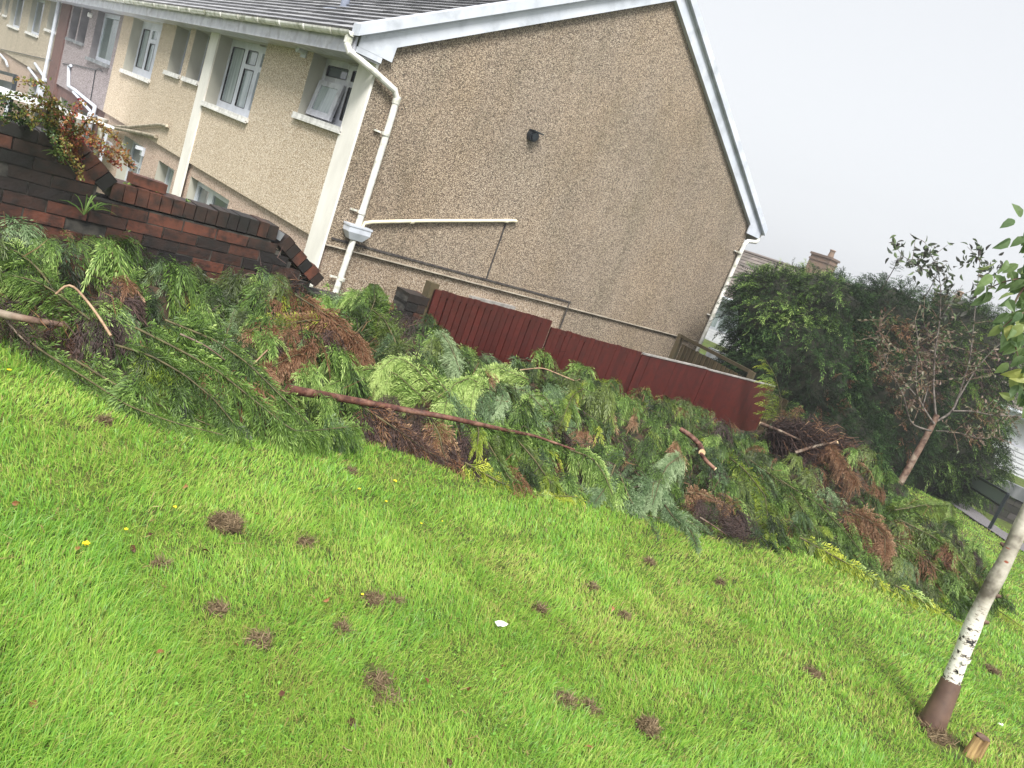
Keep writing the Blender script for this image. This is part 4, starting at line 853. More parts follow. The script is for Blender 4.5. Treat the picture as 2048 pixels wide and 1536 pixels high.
# the long trunk
tr = cb('long reddish bare trunk lying across the heap above the dead brown twigs', [(576, 779, .22), (700, 800, .24), (800, 818, .24), (900, 836, .24), (1000, 858, .22), (1070, 872, .18), (1150, 900, .10)], (.14, .3), G_, .55, r=(.027, .008), bark=BARKR, bare=.62, side=(1, 1), droop=.9)
cb('dead brown twiggy branch hanging under the long trunk', [(720, 810, .18), (780, 850, .16), (830, 885, .12), (890, 925, .06)], (.14, .30), T_, .6, spread=.8, step=.016, kind2=(D_, .35))
cb('dead orange tipped branch hanging under the long trunk farther right', [(860, 835, .18), (880, 870, .16), (885, 905, .10), (900, 930, .05)], (.14, .28), D_, .7, step=.018, kind2=(T_, .3))
cb('green sprig hanging over the thin end of the long trunk', [(950, 838, .28), (958, 860, .28), (955, 890, .26)], (.10, .18), L_, .45, step=.022, droop=1)
for lb, p_, kd, ti in (('olive green hanging branch just under the trunk end, left of three', [(960, 860, .12), (990, 910, .12), (1020, 960, .10), (1080, 990, .05)], O_, .55), ('olive green hanging branch under the trunk end, middle of three', [(1030, 875, .12), (1070, 920, .12), (1100, 965, .10), (1150, 1000, .04)], O_, .6),
        ('yellow edged branch trailing onto the grass below the trunk', [(930, 925, .10), (1000, 965, .10), (1070, 990, .10), (1150, 1012, .06)], L_, .85), ('green arching branch with a hanging bright edge, above the bluish sprays', [(1140, 900, .18), (1185, 915, .2), (1210, 950, .16), (1225, 990, .10)], G_, .7)):
    cb(lb, p_, (.12, .24), kd, ti, step=.02, droop=.9, kind2=(G_, .3))
for lb, p_, ti in (('blue green spray on the grass, left one by the yellow trailing edge', [(1230, 930, .08), (1215, 970, .06), (1190, 1005, .04)], .6), ('blue green spray lying on the grass with its tip bent down the slope', [(1240, 950, .08), (1260, 1000, .06), (1290, 1040, .04), (1310, 1075, .02)], .6),
        ('blue green spray farthest out on the grass, ending in a frayed tip', [(1330, 1010, .05), (1350, 1040, .05), (1375, 1070, .04), (1390, 1105, .03)], .55), ('light green drooping hand shaped branch above the bluish sprays', [(1365, 910, .18), (1335, 930, .2), (1320, 960, .16), (1305, 1010, .10)], .8), ('small bluish spray at the grass edge beside the dark bare twigs', [(1350, 1030, .05), (1400, 1055, .05), (1430, 1080, .03)], .5)):
    cb(lb, p_, (.11, .22), B_, ti, step=.018, droop=.6)
cb('dead orange brown branch above the dark bare twigs at the grass edge', [(1370, 985, .1), (1400, 985, .12), (1430, 1000, .10), (1455, 1010, .08)], (.10, .2), D_, .75, step=.018)
cb('dark bare twiggy branch reaching onto the grass', [(1400, 1035, .08), (1440, 1060, .06), (1470, 1085, .04), (1492, 1098, .04)], (.12, .26), T_, .3, step=.02, spread=1.1, hang=0, droop=.1, r=(.014, .005), bark=BARKG)
cb('short sawn log with a pale cut face on top of the heap', [(1404, 905, .22), (1400, 890, .2), (1380, 870, .18), (1360, 858, .16)], None, r=(.030, .022), bark=BARKR, base_cut=True, cat='log')
cb('thin broken stub below the pale cut log', [(1430, 938, .18), (1412, 922, .18), (1400, 905, .14)], None, r=(.017, .02), bark=BARKR, base_cut=True, cat='log')
LD = [('yellow green hanging branch right of the dark bare twigs', [(1440, 900, .18), (1490, 940, .18), (1530, 990, .14), (1540, 1070, .06)], L_, .4), ('long olive green branch pouring down the slope to the grass', [(1500, 920, .18), (1570, 970, .18), (1620, 1040, .12), (1660, 1110, .05)], O_, .6),
      ('olive green branch with bright tips in the middle of the right heap', [(1560, 960, .16), (1640, 1010, .16), (1700, 1075, .12), (1750, 1140, .05)], G_, .55), ('bright yellow green fringe branch along the lower right edge', [(1600, 1075, .16), (1700, 1130, .14), (1790, 1185, .10), (1870, 1235, .06)], L_, .8),
      ('yellow green branch tip ending the fringe on the lawn', [(1790, 1170, .14), (1840, 1200, .12), (1890, 1230, .09), (1930, 1262, .05)], L_, .85), ('dark green branch sweeping right toward the birch', [(1780, 1080, .2), (1850, 1120, .2), (1910, 1165, .14), (1975, 1215, .05)], O_, .6),
      ('green branch above the one sweeping toward the birch', [(1800, 1040, .2), (1870, 1075, .2), (1920, 1120, .14), (1960, 1180, .06)], O_, .65), ('green clump at the far right end of the heap', [(1790, 1020, .2), (1850, 1010, .24), (1890, 1030, .2), (1910, 1070, .1)], O_, .7)]
for lb, p_, kd, ti in LD: cb(lb, p_, (.18, .34), kd, ti, step=.022, droop=1.0, hang=.6, kind2=(G_, .35))
cb('thin yellowing branch lying on the lawn right of the birch trunk', [(1940, 1195, .05), (1985, 1225, .04), (2020, 1250, .04), (2060, 1275, .03)], (.10, .2), L_, .75, step=.03)
tb = cb('dark dead bundle with a pale sawn end beside the last fence panel', [(1522, 848, .35), (1560, 862, .35), (1600, 880, .3)], None, r=(.026, .012), base_cut=True, bark=BARKG)
mb = MB(); c0_, c1_, c2_ = at_d(1540, 858, 9.2), at_d(1620, 880, 9.1), at_d(1690, 940, 9.0)
m = 5200; f = rs.rand(m)**.8; ax_ = c0_*((1-f)**2)[:, None]+c1_*(2*f*(1-f))[:, None]+c2_*(f*f)[:, None]; rd = unit(rs.randn(m, 3)); Rr = (.05+.24*np.sin(np.clip(f, 0, 1)*2.6))*(.55+.5*rs.rand(m))
Pb = ax_+rd*Rr[:, None]*np.array([1, 1, .95]); tdir = unit(c2_-c0_); Db = tdir+rd*.55+rs.randn(m, 3)*.45+np.array([0, 0, -.15])
straws(mb, Pb, Db, .10+.20*rs.rand(m), .0055+.003*rs.rand(m), rs.rand(m)*.8, 5, .7)
m2 = 1900; k2 = rs.randint(0, m, m2); k2 = k2[f[k2] > .45]; straws(mb, Pb[k2]+rs.randn(len(k2), 3)*.05, Db[k2]+rs.randn(len(k2), 3)*.5, .08+.14*rs.rand(len(k2)), .007, .3+.6*rs.rand(len(k2)), 4, .7)
mb.build('foliage', CONIF, tb)
cb('dead copper branch at the right of the dark bundle', [(1600, 850, .3), (1660, 890, .3), (1690, 930, .25), (1710, 960, .2)], (.2, .38), D_, .6, step=.02)
cb('dead brown branch across the rowan foot', [(1690, 1020, .25), (1740, 1040, .25), (1770, 1075, .2), (1770, 1110, .1)], (.16, .32), D_, .65, step=.02)
cb('thin grey stub with a pale end in the right heap', [(1675, 885, .4), (1640, 890, .3), (1590, 905, .2)], None, r=(.018, .02), bark=BARKG, base_cut=True, cat='log')
cb('feathery light green frond standing up past the end of the red fence', [at_d(1560, 845, 10.3), at_d(1563, 800, 10.2), at_d(1550, 750, 10.1), at_d(1528, 715, 10.1)], (.22, .36), L_, .35, r=(.012, .004), step=.04, world=True, spread=1.1, side=(.15, 1), hang=0, droop=.35, kind2=(G_, .4))
cb('dead brown sprig beside the foot of the light green frond', [at_d(1560, 860, 10.1), at_d(1580, 830, 10), at_d(1600, 815, 10)], (.14, .25), D_, .65, r=(.01, .004), world=True, step=.02)

# ================================================================== HEDGE CONIFERS
def conifer_hedge(label, lobes, nsp, L, mats, tipk=0, seed=0, name='hedge_conifer', stems=(), patches=()):
    """lobes: (cx,cy,cz,rx,ry,rz) rounded masses that make one crown"""
    base = (lobes[0][0], lobes[0][1], float(lawn_z(lobes[0][0], -4.5))-.4); t = thing(name, label, 'conifer', base, 'conifers of the overgrown hedge')
    core = MB(); allP = []; allN = []
    for cx, cy, cz, rx, ry, rz in lobes:
        a = np.linspace(0, 2*math.pi, 15)[:-1]; b = np.linspace(-1.5, 1.5, 9); V = []
        for bb in b:
            for aa in a:
                d = np.array([math.cos(aa)*math.cos(bb), math.sin(aa)*math.cos(bb), math.sin(bb)]); k = .80+.08*math.sin(aa*3+cx*5+bb*4)
                V.append((cx+d[0]*rx*k, cy+d[1]*ry*k, cz+d[2]*rz*k))
        F = [(i*14+j, i*14+(j+1) % 14, (i+1)*14+(j+1) % 14, (i+1)*14+j) for i in range(8) for j in range(14)]
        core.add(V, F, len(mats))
        n = int(nsp*(rx*rz+ry*rz+rx*ry)); d = unit(rs.randn(n, 3)); d[:, 2] = np.abs(d[:, 2])*np.where(rs.rand(n) < .38, -1, 1)
        bumpy = 1+.16*(vnoise(d[:, 0]*3+cx, d[:, 2]*3+d[:, 1]*2, 1.6, seed+1)-.5)*2+.07*rs.randn(n)
        P = np.array([cx, cy, cz])+d*np.array([rx, ry, rz])*(.86*bumpy)[:, None]; Nn = unit(d/np.array([rx, ry, rz])); allP.append(P); allN.append(Nn)
    P = np.concatenate(allP); Nn = np.concatenate(allN)
    keep = np.ones(len(P), bool)
    for cx, cy, cz, rx, ry, rz in lobes: keep &= (((P-np.array([cx, cy, cz]))/np.array([rx, ry, rz]))**2).sum(1) > .46
    keep &= P[:, 2] > lawn_z(P[:, 0], np.minimum(P[:, 1], -4.2))+.05
    P = P[keep]; Nn = Nn[keep]; n = len(P)
    D = Nn*.55+rs.randn(n, 3)*.38+np.array([0, 0, .28]); tt = .38+.75*(vnoise(P[:, 0]*1.2+P[:, 1], P[:, 2], 2.0, seed+5)-.47)+rs.randn(n)*.14
    k = np.zeros(n, int)
    for c, r, kk, p in patches: k = np.where((np.linalg.norm(P-np.array(c), axis=1) < r) & (rs.rand(n) < p), kk, k)
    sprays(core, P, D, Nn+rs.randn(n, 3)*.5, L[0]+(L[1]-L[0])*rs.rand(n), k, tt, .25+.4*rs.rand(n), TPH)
    tr_ = MB(); tr_.tube([(lobes[0][0], lobes[0][1], base[2]), (lobes[0][0], lobes[0][1], lobes[0][2])], [.12, .06], 8); tr_.build('trunk', BARKG, t, smooth=True)
    for st in stems:                                        # thin leaders standing above the clipped top
        s_ = np.array(st, float); P2 = resample(s_, .1); core.tube(P2, np.linspace(.014, .004, len(P2)), 5, 1, .3)
        m = 46; f = rs.rand(m); q = np.stack([np.interp(f*(len(P2)-1), range(len(P2)), P2[:, i]) for i in range(3)], 1)
        sprays(core, q, np.array([0, 0, .55])+rs.randn(m, 3)*np.array([.7, .7, .25]), rs.randn(m, 3), .12+.16*(1-f), 0, .55+.15*rs.randn(m), .3, TPH)
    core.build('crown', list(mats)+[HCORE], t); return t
HM1 = [HEDGE1, CDARKTW, CBROWN, CGREEN]; HM2 = [HEDGE2, CDARKTW, CBROWN, CGREEN]
c1 = at_x(1560, 575, 8.6)
conifer_hedge('dark green hedge conifer nearest the gable, with a bright feathery top', [(9.05, -2.35, -.1, 1.5, 1.35, 2.0), (8.7, -1.7, 1.05, 1.1, .85, .95), (8.7, -1.5, 1.45, .9, .65, .55), (9.4, -2.1, 1.3, 1.3, 1.0, 1.0), (9.3, -3.2, -.9, 1.4, 1.3, 1.2)], 430, (.20, .38), HM1, seed=1, patches=[((8.4, -2.1, 1.75), .95, 3, .75), ((9.3, -2.6, 1.0), .5, 2, .4), ((8.6, -3.6, .2), .5, 2, .15)])
conifer_hedge('tangled middle hedge conifer with brown twiggy patches and ragged thin top', [(11.2, -3.0, -.2, 1.7, 1.5, 2.4), (11.2, -2.6, 1.5, 1.5, 1.1, 1.1)], 430, (.20, .36), HM1, seed=2,
    stems=[[(10.2, -2.7, 2.0), (10.25, -2.75, 2.65), (10.2, -2.8, 3.1)], [(11.5, -3.0, 2.0), (11.55, -3.05, 2.7), (11.45, -3.1, 3.1)], [(10.9, -2.9, 2.0), (11.0, -3.0, 2.6)]], patches=[((10.4, -3.6, 1.1), .85, 2, .35), ((11.2, -3.8, 1.3), .8, 1, .45), ((10.6, -4.1, .2), .6, 2, .18)])
conifer_hedge('yellowish green hedge conifer at the far end beside the path', [(13.6, -3.45, -.1, 1.85, 1.55, 2.4), (13.6, -3.3, 1.7, 1.75, 1.3, 1.2), (14.0, -4.2, -.55, 1.4, 1.1, .95)], 430, (.20, .36), HM2, seed=3,
    stems=[[(13.0, -3.3, 2.3), (13.0, -3.4, 3.0)], [(14.2, -3.3, 2.3), (14.1, -3.2, 2.9)]], patches=[((13.2, -4.2, 1.6), .7, 1, .4), ((12.9, -4.5, .6), .6, 2, .12), ((13.3, -4.2, -.6), 1.2, 3, .25)])

# ================================================================== ROWAN (thin young tree behind the heap)
rb = at_d(1762, 1030, 9.0); rb0 = rb.copy(); rb0[2] = float(lawn_z(rb[0], rb[1]))-.05
RT = thing('young_tree', 'thin leafless-looking young tree with brown leaves leaning behind the cuttings', 'tree', rb0)
fork = at_d(1868, 845, 9.05)
mb = MB(); GLIMB = mottled('grey_limb', (.045,.035,.03), (.15,.13,.115), 22, .7); TRK = resample([rb0, rb, at_d(1815, 940, 9.0), fork, at_d(1874, 830, 9.05)], .1); mb.tube(TRK, np.linspace(.050, .033, len(TRK)), 10); mb.build('trunk', BARKG, RT, smooth=True)
LIMB = [([(1868, 848), (1845, 815), (1830, 775), (1832, 740), (1837, 690), (1830, 640)], 9.0, -.1, .020, .006), ([(1862, 862), (1820, 850), (1810, 800), (1795, 765), (1780, 745), (1765, 700), (1758, 655)], 8.9, -.3, .018, .005),
        ([(1830, 790), (1800, 755), (1770, 735)], 8.9, -.1, .014, .006), ([(1872, 840), (1866, 770), (1870, 700), (1880, 640), (1882, 570), (1876, 545)], 9.1, .1, .022, .005), ([(1876, 545), (1868, 520), (1850, 485)], 9.2, 0, .008, .003),
        ([(1880, 565), (1862, 550), (1830, 525), (1805, 515), (1790, 490)], 9.2, 0, .009, .003), ([(1882, 572), (1903, 548)], 9.2, 0, .006, .003), ([(1874, 842), (1905, 825), (1918, 790), (1940, 720), (1950, 620), (1958, 540), (1962, 505)], 9.1, .2, .020, .004),
        ([(1905, 822), (1950, 822), (1975, 830), (2020, 832), (2065, 834)], 9.1, .1, .015, .006), ([(1872, 862), (1900, 862), (1930, 868), (1960, 880), (2000, 872)], 8.9, -.3, .011, .004), ([(1918, 795), (1950, 740), (1985, 700), (2010, 680)], 9.1, .1, .011, .004),
        ([(1870, 700), (1850, 660), (1840, 600)], 9.2, .2, .009, .003), ([(1765, 735), (1752, 700), (1764, 640)], 8.8, -.1, .008, .003), ([(1880, 640), (1905, 600), (1925, 570)], 9.2, .2, .007, .003), ([(1845, 815), (1860, 760), (1858, 700), (1890, 660)], 9.1, .3, .010, .004)]
lv = MB(); LP = []; LD_ = []; LK = []
for pts, dep, dd, r0, r1 in LIMB:
    k = len(pts); P = resample([at_d(x, y, dep+dd*i/(k-1)) for i, (x, y) in enumerate(pts)], .06)
    mb = MB(); mb.tube(P, np.linspace(r0, r1, len(P))*.72, 7); mb.build('limb', GLIMB, RT, smooth=True)
    for j in range(int(len(P)*.25), len(P)):
        m = 4 if P[j][2] < 1.75 else (2 if rs.rand() < .6 else 0)
        for _ in range(m):
            if rs.rand() < .5:                          # side twig with leaves
                d = unit(rs.randn(3)*.8+np.array([0, 0, .4])); Lt = .10+.2*rs.rand(); lv.tube([P[j], P[j]+d*Lt*.5, P[j]+d*Lt+np.array([0, 0, -.02])], [.004, .003, .002], 4, 1, .5, caps=False)
                for q in range(3): LP.append(P[j]+d*Lt*(.4+.3*q)); LD_.append(d*.5+rs.randn(3)*.7+np.array([0, 0, -.3])); LK.append(P[j][2])
            else: LP.append(P[j]); LD_.append(rs.randn(3)+np.array([0, 0, -.1])); LK.append(P[j][2])
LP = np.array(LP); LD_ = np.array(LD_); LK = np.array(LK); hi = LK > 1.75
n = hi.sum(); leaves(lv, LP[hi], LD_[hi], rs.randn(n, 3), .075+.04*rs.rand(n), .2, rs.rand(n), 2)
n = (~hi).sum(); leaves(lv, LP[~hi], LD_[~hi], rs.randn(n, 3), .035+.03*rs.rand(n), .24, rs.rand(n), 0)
for x, y, dep in ((1850, 500, 9.2), (1862, 530, 9.2), (1830, 530, 9.2), (1800, 515, 9.2), (1845, 515, 9.2), (1788, 492, 9.2), (1950, 520, 9.3), (1938, 528, 9.3), (1962, 500, 9.3), (1975, 540, 9.3), (1990, 530, 9.3), (1905, 548, 9.2), (1865, 505, 9.2), (1850, 545, 9.2)):
    c = at_d(x, y, dep); m = 10; leaves(lv, c+rs.randn(m, 3)*.06, rs.randn(m, 3)+np.array([.3, -.3, -.5]), rs.randn(m, 3), .08+.03*rs.rand(m), .2, rs.rand(m), 2)
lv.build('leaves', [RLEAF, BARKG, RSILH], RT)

# ================================================================== BIRCH
bb = on_lawn(1862, 1452); BT = thing('birch_tree', 'young white-barked birch with brown tree guard, leaning out of frame on the right', 'birch', bb)
dB = float((bb-CAM)@AF)
BP = [bb-np.array([0, 0, .1]), bb, at_d(1893, 1385, dB-.0), at_d(1960, 1215, dB-.02), at_d(2012, 1120, dB-.04), at_d(2052, 1030, dB-.05), at_d(2110, 900, dB-.1), at_d(2170, 700, dB-.15), at_d(2190, 520, dB-.2)]
P = resample(BP, .05); rr = np.interp(np.linspace(0, 1, len(P)), [0, .10, .25, .5, 1], [.046, .043, .041, .034, .015]); rr = rr*(1+.05*np.sin(np.arange(len(P))*1.1))
mb = MB(); mb.tube(P, rr, 16)
for f, s_ in ((.33, 1), (.42, -1), (.50, 1), (.28, 1)):
    i = int(f*len(P)); d = unit(np.cross(P[i+1]-P[i], CAM-P[i]))*s_; mb.tube([P[i]+d*rr[i]*.7, P[i]+d*(rr[i]+.018)+np.array([0, 0, .01])], [.016, .007], 8, 1)
mb.build('trunk', [BIRCH, BARKG], BT, smooth=True)
mb = MB(); G0 = [bb-np.array([0, 0, .06]), bb+np.array([0, 0, .02]), at_d(1893, 1385, dB), at_d(1903, 1362, dB)]; Pg = resample(G0, .03); mb.tube(Pg, np.linspace(.070, .050, len(Pg)), 18, caps=False); mb.build('tree_guard', SLEEVE, BT, smooth=True)
mb = MB(); i = 12; c = at_d(1908, 1368, dB-.075); 
for x, y, L_ in ((1925, 1322, .05), (1917, 1340, .03)):
    c = at_d(x, y, dB-.06); mb.add([c, c+AR*L_+AU*.012, c+AR*L_*.7-AU*.015, c-AU*.02], [(0, 1, 2, 3)])
mb.build('bark_peel', BIRCH, BT)
# drooping leafy twigs of the birch reaching toward the camera at the right edge
lv = MB(); LP = []; LD_ = []
TW = [([(2110, 380), (2050, 440), (2044, 500), (2056, 560), (2040, 640), (2046, 720), (2040, 790)], 2.9), ([(2120, 480), (2030, 560), (2005, 600), (2010, 660), (2020, 700)], 2.85), ([(2140, 560), (2060, 600), (2015, 615), (1990, 640)], 2.8), ([(2130, 430), (2040, 545), (1990, 545), (1960, 565)], 3.0), ([(2150, 650), (2060, 680), (2035, 730), (2030, 780)], 2.8), ([(2140, 700), (2080, 720), (2060, 780)], 2.75)]
top = P[-6]
for pts, dep in TW:
    Q = resample([at_d(x+16, y+14, dep+.02*i) for i, (x, y) in enumerate(pts)], .03); Q0 = resample([top, (top+Q[0])/2+np.array([0, 0, .15]), Q[0]], .1)
    mb = MB(); mb.tube(np.concatenate([Q0[:-1], Q]), np.linspace(.010, .0022, len(Q0)-1+len(Q)), 6); mb.build('twig', BARKG, BT, smooth=True)
    for q in Q[2:]:
        for _ in range(2): LP.append(q+rs.randn(3)*.018); LD_.append(np.array([0, 0, -1.0])+rs.randn(3)*.55-AR*.25)
for x, y, dx, dy in ((2042, 435, -.2, .4), (2030, 440, -.6, -.3), (2022, 478, -.5, -.3), (1990, 525, -.4, -.2), (1985, 550, -.5, -.4), (2015, 520, -.2, -.4), (2040, 770, 0, -1), (2032, 750, -.2, -1)):
    LP.append(at_d(x, y, 2.9)); LD_.append(AR*dx+AU*dy)
LP = np.array(LP); n = len(LP); leaves(lv, LP, np.array(LD_), -AF+rs.randn(n, 3)*.5, .050+.030*rs.rand(n), .27, np.clip(.38+.25*rs.randn(n), 0, 1), 0)
lv.build('leaves', [BLEAF], BT)
# sawn stake stump
sp = on_lawn(1942, 1515); t = thing('stake_stump', 'small sawn pale brown wooden stump in the grass beside the birch', 'stump', sp)
mb = MB(); k_ = 14; an = np.arange(k_)*2*math.pi/k_; ra = .036*(1+.16*np.sin(an*3+1)+.07*rs.randn(k_)); V = []
for z_, sc in ((-.05, 1.12), (.01, 1.08), (.09, .97), (.122, .96)): V += [(sp[0]+r_*sc*math.cos(a_)+z_*.05, sp[1]+r_*sc*math.sin(a_), sp[2]+z_+(.006*math.sin(a_*2) if z_ > .1 else 0)) for a_, r_ in zip(an, ra)]
mb.add(V, [(i*k_+j, i*k_+(j+1) % k_, (i+1)*k_+(j+1) % k_, (i+1)*k_+j) for i in range(3) for j in range(k_)]); mb.build('wood', mottled('split_wood', (.16,.09,.04), (.46,.31,.14), 60, .7, .5, (1,1,.08)), t)
Pq = [sp+np.array([.006, 0, .119])]
mb = MB(); tp = Pq[-1]; mb.tube([tp+np.array([0, 0, .0]), tp+np.array([0, 0, .006])], .033, 12); mb.build('cut_top', BARKG, t)

# ================================================================== plants on the brick wall
def creeper():
    c0 = at_y(120, 270, YW+.05); t = thing('creeper_shrub', 'red orange and green arching small-leaved shrub spilling over the brick wall', 'shrub', c0)
    S_ = [([(150, 330), (110, 230), (80, 195), (30, 190), (-30, 195)], .45), ([(150, 330), (110, 250), (70, 220), (30, 225), (8, 245)], .55), ([(150, 330), (130, 240), (105, 215), (80, 205), (50, 225)], .7), ([(180, 350), (150, 260), (115, 215), (85, 165), (40, 163)], .6),
          ([(150, 320), (130, 260), (140, 235), (162, 205)], .95), ([(150, 320), (150, 270), (180, 235), (210, 255), (240, 285), (265, 335)], .75), ([(150, 320), (150, 280), (170, 260), (200, 285), (235, 305), (265, 330)], .85), ([(160, 330), (140, 290), (165, 275), (200, 300), (228, 320), (236, 330)], .95),
          ([(110, 270), (105, 240), (125, 270), (135, 310), (155, 330), (160, 350)], .62), ([(110, 270), (100, 250), (110, 290), (120, 320)], .3), ([(120, 270), (90, 240), (60, 240), (65, 255)], .5), ([(60, 250), (40, 215), (10, 205), (-20, 220)], .15), ([(100, 280), (95, 230), (100, 200), (135, 215), (150, 260)], .4), ([(60, 250), (20, 230), (-10, 240)], .1)]
    lv = MB(); st = MB()
    for pts, ti in S_:
        k = len(pts)
        P = resample([at_y(x, y, YW+.12-.32*math.sin(i/(k-1)*2.2)-.12*rs.rand()) for i, (x, y) in enumerate(pts)], .018); st.tube(P, np.linspace(.006, .002, len(P)), 5)
        T = unit(np.gradient(P, axis=0)); q = np.repeat(P, 11, axis=0)+rs.randn(len(P)*11, 3)*.012; d = np.repeat(T, 11, axis=0)*.5+rs.randn(len(q), 3)*.7
        leaves(lv, q, d, rs.randn(len(q), 3), .010+.014*rs.rand(len(q)), .3, np.clip(ti*.92-.06+rs.randn(len(q))*.15, 0, 1))
    st.build('stems', BARKR, t); lv.build('leaves', [CREEP], t)
creeper()
def blade_plant(name, label, P, n, L, w, mat_, spread=.8, up=(0, -.4, .8)):
    P = np.asarray(P, float); t = MB()
    for k in range(n):
        d = unit(np.array(up)+rs.randn(3)*spread*np.array([1, .5, .6])); l = L*(.6+.6*rs.rand()); s_ = unit(np.cross(d, rs.randn(3)))*w
        Q = [P+d*l*f+np.array([0, 0, -.55*l])*f*f for f in (0, .3, .6, .85, 1)]; ww = [.5, 1, .9, .5, .05]
        V = []
        for q, z_ in zip(Q, ww): V += [q-s_*z_, q+s_*z_]
        t.add(V, [(2*i, 2*i+1, 2*i+3, 2*i+2) for i in range(4)], 0, rs.rand())
    return tag(t.build(name, mat_, loc=P), label, 'weed')
blade_plant('wall_fern', 'small yellow green fern tuft growing from the brick face under the red shrub', at_y(118, 408-100, YW-.01), 14, .09, .004, WEED)
blade_plant('wall_weed', 'tall pale green arching weed against the bricks above the left heap', at_y(168, 430, YW-.06), 9, .30, .004, WEED, .45, (0, -.1, 1.1))
blade_plant('wall_weed', 'small feathery green weed right of the tall weed on the bricks', at_y(190, 420, YW-.05), 8, .16, .004, WEED, .6, (.3, -.1, .9))
blade_plant('coping_weed', 'yellow green weed on the wall coping left of the loose red brick', at_y(253, 372, YW+.08), 12, .07, .004, WEED)
blade_plant('coping_weed', 'yellow green weed on the coping right of the loose red brick', at_y(311, 387, YW+.08), 12, .07, .004, WEED)
blade_plant('coping_weed', 'small weed on the coping before the near downstairs window', at_y(372, 402, YW+.08), 9, .05, .004, WEED)
blade_plant('wall_weed', 'green weed tuft at the downpipe foot beside the sloping wall end', at_y(655, 573, YW+.1), 14, .08, .004, WEED)

# ================================================================== LAWN: blades, clumps of dead grass, leaves, flowers
BARE = [(448, 1056, .085), (742, 1213, .05), (1292, 1462, .06), (1125, 1412, .05), (1172, 1422, .045), (515, 1290, .05), (758, 1375, .06), (430, 1225, .045), (680, 1262, .035), (205, 848, .05), (700, 948, .05), (318, 1136, .03), (1075, 1225, .035), (1245, 1238, .035), (1183, 1180, .03), (1440, 1170, .06), (1620, 1345, .10), (1985, 1345, .10), (1870, 1465, .16), (1900, 1500, .14), (610, 1090, .05), (1297, 1128, .04), (745, 1345, .05)]
BAREW = [(on_lawn(x, y), r) for x, y, r in BARE]
nb = 620000
az = YAW+(rs.rand(nb)*1.75-.80); dist = np.exp(rs.rand(nb)*math.log(19/1.15))*1.15
gx_ = CAM[0]+np.sin(az)*dist; gy_ = CAM[1]+np.cos(az)*dist
ok = (gy_ < -3.9) & (gx_ < 15.8)
for c, r in BAREW: ok &= ((gx_-c[0])**2+(gy_-c[1])**2 > (r*.85)**2) | (rs.rand(nb) < .12)
dpath = np.min(np.abs((gx_[:, None]-pc[None, ::4, 0]))+np.abs(gy_[:, None]-pc[None, ::4, 1]), axis=1) if False else None
gx_, gy_, dist = gx_[ok], gy_[ok], dist[ok]
pd_ = np.full(len(gx_), 9.)
for q in pc[::2]: pd_ = np.minimum(pd_, (gx_-q[0])**2+(gy_-q[1])**2)
ok = pd_ > .36**2; gx_, gy_, dist = gx_[ok], gy_[ok], dist[ok]; n = len(gx_)
tuft = vnoise(gx_, gy_, 3.3, 41)*.5+vnoise(gx_, gy_, 9, 42)*.5; dry = vnoise(gx_, gy_, 1.3, 43)*.6+vnoise(gx_, gy_, 5, 44)*.4
H = (.018+.036*tuft**1.4+.012*rs.rand(n))*(1+.05*dist*0); w = np.clip(.00115*dist, .0022, .011)*(.7+.6*rs.rand(n)); H = H*np.clip(.75+rs.rand(n)*.6, .6, 1.3)
la = vnoise(gx_, gy_, 2.2, 45)*6.28*1.3+rs.randn(n)*1.1; lean = np.abs(.35+.5*rs.randn(n)); lean = np.clip(lean, .05, 1.6)
lx, ly = np.cos(la)*lean, np.sin(la)*lean; ta = rs.rand(n)*6.283; sx_, sy_ = np.cos(ta)*w/2, np.sin(ta)*w/2
gz_ = lawn_z(gx_, gy_)-.004; B = np.stack([gx_, gy_, gz_], 1); sv = np.stack([sx_, sy_, np.zeros(n)], 1); dv = np.stack([lx, ly, np.ones(n)], 1)/np.sqrt(1+lean**2)[:, None]*H[:, None]
mid = B+dv*.55+np.stack([np.zeros(n)]*2+[.08*H], 1); tip = B+dv+np.stack([lx*H*.35, ly*H*.35, -.18*H*lean], 1)
V = np.stack([B-sv, B+sv, mid+sv*.8, mid-sv*.8, tip], 1).reshape(-1, 3); off = (np.arange(n)*5)[:, None]
tint = np.clip(.50+.42*(.5-dry)+rs.randn(n)*.20+.22*(tuft-.5), .16, 1); tint = np.where(rs.rand(n) < .045+.10*(dry > .62), rs.rand(n)*.14, tint)
mb = MB(); mb.add(V, np.array([[0, 1, 2, 3]])+off, 0, tint); mb.f.append((np.array([[3, 2, 4]])+off, 0, tint))
nc = 5200; a_ = YAW+(rs.rand(nc)*1.6-.75); d_ = 1.3+rs.rand(nc)**1.3*4.2; cx_, cy_ = CAM[0]+np.sin(a_)*d_, CAM[1]+np.cos(a_)*d_; kp = (vnoise(cx_, cy_, 2.1, 91) > .56) & (cy_ < -4.6); cx_, cy_ = cx_[kp], cy_[kp]; nc = len(cx_)
leaves(mb, np.stack([cx_, cy_, lawn_z(cx_, cy_)+.012+.020*rs.rand(nc)], 1), rs.randn(nc, 3)*np.array([1, 1, .2]), np.array([0, 0, 1.])+rs.randn(nc, 3)*.25, .006+.007*rs.rand(nc), .42, .62+.20*rs.rand(nc), 0)
nd = 2600; a_ = YAW+(rs.rand(nd)*1.7-.80); d_ = np.exp(rs.rand(nd)*math.log(9/1.3))*1.3; qx, qy = CAM[0]+np.sin(a_)*d_, CAM[1]+np.cos(a_)*d_; kp = (qy < -4.6) & (vnoise(qx, qy, 1.7, 93)+.3*rs.rand(nd) > .60); qx, qy = qx[kp], qy[kp]; nd = len(qx)
